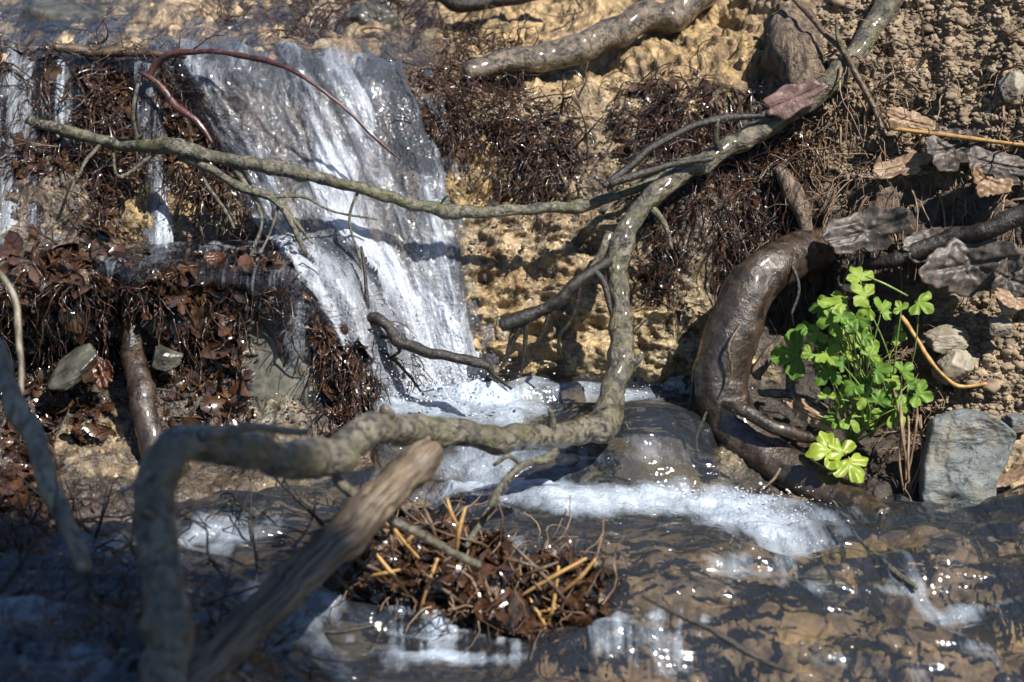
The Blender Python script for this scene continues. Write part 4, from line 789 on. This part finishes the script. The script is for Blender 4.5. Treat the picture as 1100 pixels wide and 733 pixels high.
for k in range(7):
    x = 964+k*4+random.uniform(-3, 3); p, r = pt([(x-random.uniform(-8, 14), 395+k*9, -.05, 2), (x+random.uniform(-5, 5), 450, -.085+random.uniform(-.015, .01), 3), (x+3+random.uniform(-5, 5), 495, -.1+random.uniform(-.015, .01), 3), (975+random.uniform(-5, 6), 535, -.115, 2)]); m.tube(p, r, 5, .006, .1)
tag(m.build('dry_stalks', M['rootlets_dry']), 'bundle of dry brown stalks hanging to the water between plant and slate', 'stalks')
branch('dry_vine', [(968, 340, .0, 5), (985, 365, -.02, 5), (1005, 395, -.03, 5), (1030, 415, -.03, 5), (1060, 412, -.03, 4)], M['straw'], 'curved tan vine passing under the blocky grey stone', 'vine', sides=6, lump=0)

# ------------------------------------------------------------------ debris dam in the foreground
flakes('leaf_litter', [[(390, 560), (520, 590), (640, 600), (640, 690), (500, 690), (380, 640)]], 1500, .010, M['litter'], 'sodden brown leaf bits heaped on the lower debris dam', .02)
tangle('root_mat', [[(380, 560), (520, 590), (640, 610), (630, 690), (500, 680), (360, 640)]], 420, .06, .0011, M['rootlets_dry'], 'brown twiglets and roots matted in the lower debris dam', .1)
tangle('root_mat', [rect(0, 560, 200, 760)], 500, .08, .0013, M['rootlets'], 'black debris roots in the lower left corner', .1)
DS = [(600, 608, 584, 690), (560, 620, 600, 604), (566, 640, 590, 688), (582, 640, 592, 620), (630, 600, 560, 640), (420, 560, 424, 610), (436, 590, 450, 570), (380, 600, 412, 615), (500, 545, 490, 600), (455, 545, 470, 590), (480, 535, 494, 570), (360, 618, 380, 636), (600, 640, 640, 600), (540, 600, 580, 610), (400, 590, 440, 640), (450, 610, 500, 650), (470, 600, 450, 660), (520, 620, 545, 680), (610, 650, 570, 660), (500, 670, 540, 650), (390, 620, 430, 612), (350, 590, 400, 570), (410, 545, 450, 600), (550, 585, 620, 660)]
for q, (x0, y0, x1, y1) in enumerate(DS):
    p, r = pt([(x0, y0, -.36, 4), ((x0+x1)/2+random.uniform(-4, 4), (y0+y1)/2, -.37, 5), (x1, y1, -.365, 3)]); m = MB(); m.tube(p, r, 6, .005, .1)
    tag(m.build('dam_straw', M['straw'] if q % 2 == 0 else M['brown_twig']), 'short broken straw or twiglet sticking out of the lower debris dam', 'straw', 'straws in the debris dam')

# ------------------------------------------------------------------ foam bubbles and spray
def foam_pts(L, n):
    f = blobs(L); f = f/f.sum(); id_ = RNG.choice(f.size, n, p=f.ravel()); return G0.reshape(-1, 3)[id_]+N0.reshape(-1, 3)[id_]*(.010+RNG.uniform(-.010, -.003, n))[:, None]
pp = foam_pts([(690, 540, 150, 14, 1), (540, 530, 100, 12, .6), (820, 560, 80, 18, .6)], 900)
lumps('foam', pp, None, RNG.gamma(1.5, .0003, len(pp))+.0004, M['foam'], 'band of white bubbles along the foot of the small cascade', 'foam', 1, .05, .7)
pp = foam_pts([(520, 440, 45, 16, 1), (620, 424, 110, 9, .35)], 700)
pp[:, 2] += .012*np.exp(-((proj(pp)[0]-525)/35)**2)*RNG.uniform(.2, 1.2, len(pp))
lumps('foam', pp, None, RNG.gamma(1.5, .0003, len(pp))+.0004, M['foam'], 'white froth mound where the waterfall hits the pool', 'foam', 1, .05, .8)
M['drop'] = simple('water_drop', (.03, .03, .035), (.05, .05, .055), .02, 50, 0, coat=1)
ii = pick([rect(0, 60, 210, 250), rect(0, 270, 400, 480), rect(430, 90, 850, 300), rect(400, 570, 640, 690), rect(0, 270, 420, 480)], 3600)
lumps('water_drops', [GT[i, j]+NT[i, j]*random.uniform(.0, .012) for i, j in ii], None, RNG.gamma(2, .0004, len(ii))+.0005, M['drop'], 'sparkling water drops clinging to wet roots and leaf litter', 'water drops', 2, .02, 1)
ii = pick([rect(440, 120, 860, 415), rect(480, 20, 830, 110), rect(90, 190, 230, 262), rect(50, 440, 150, 520)], 260)
M['clay_gravel'] = simple('clay_gravel', (.13, .09, .045), (.36, .26, .13), .35, 60, .6, coat=.4)
lumps('gravel', [GT[i, j]-NT[i, j]*.001 for i, j in ii], None, RNG.gamma(1.5, .0012, len(ii))+.0008, M['clay_gravel'], 'small ochre stones and clay lumps set in the wall', 'gravel', 2, .12, .8)
# unseen snag shape added and cut to height to shade the lower left foreground
tr = bpy.data.objects.new('shade_blocker', None); COL.objects.link(tr); tr.location = (3.07, -4.13, -.5)
tag(tr, 'added unseen blocker shaped like a tall broken snag to shade the lower left foreground', 'tree'); bpy.context.view_layer.update()
m = MB(); m.tube([(3.12, -4.10, -.7), (3.075, -4.13, -.1), (3.07, -4.13, 2.0), (3.07, -4.13, 4.2), (3.06, -4.14, 5.4), (3.05, -4.16, 6.1), (3.03, -4.18, 6.25)], [.34, .26, .24, .23, .22, .2, .07], 28, .05, .08, .05, freq=8); m.build('blocker_trunk', M['stump'], tr)
sel = np.argwhere((mFALL > .5) & (PY > 270) & (PX > 0)); sel = sel[RNG.integers(0, len(sel), 420)]
pp = np.array([G0[i, j]+N0[i, j]*(.02+RNG.gamma(1.5, .008)) for i, j in sel])
lumps('spray', pp, None, RNG.gamma(1.5, .0002, len(pp))+.0003, M['foam'], 'fine white drops flying off the main fall', 'spray', 1, .05, 1)
pp = np.array([P(RNG.normal(470, 45), 432-abs(RNG.normal(0, 22)), RNG.uniform(-.07, .03)) for _ in range(420)])
lumps('spray', pp, None, RNG.gamma(1.5, .0004, len(pp))+.0003, M['foam'], 'splashing drops where the main fall meets the pool', 'spray', 1, .05, 1)
print('built', len(bpy.data.objects))
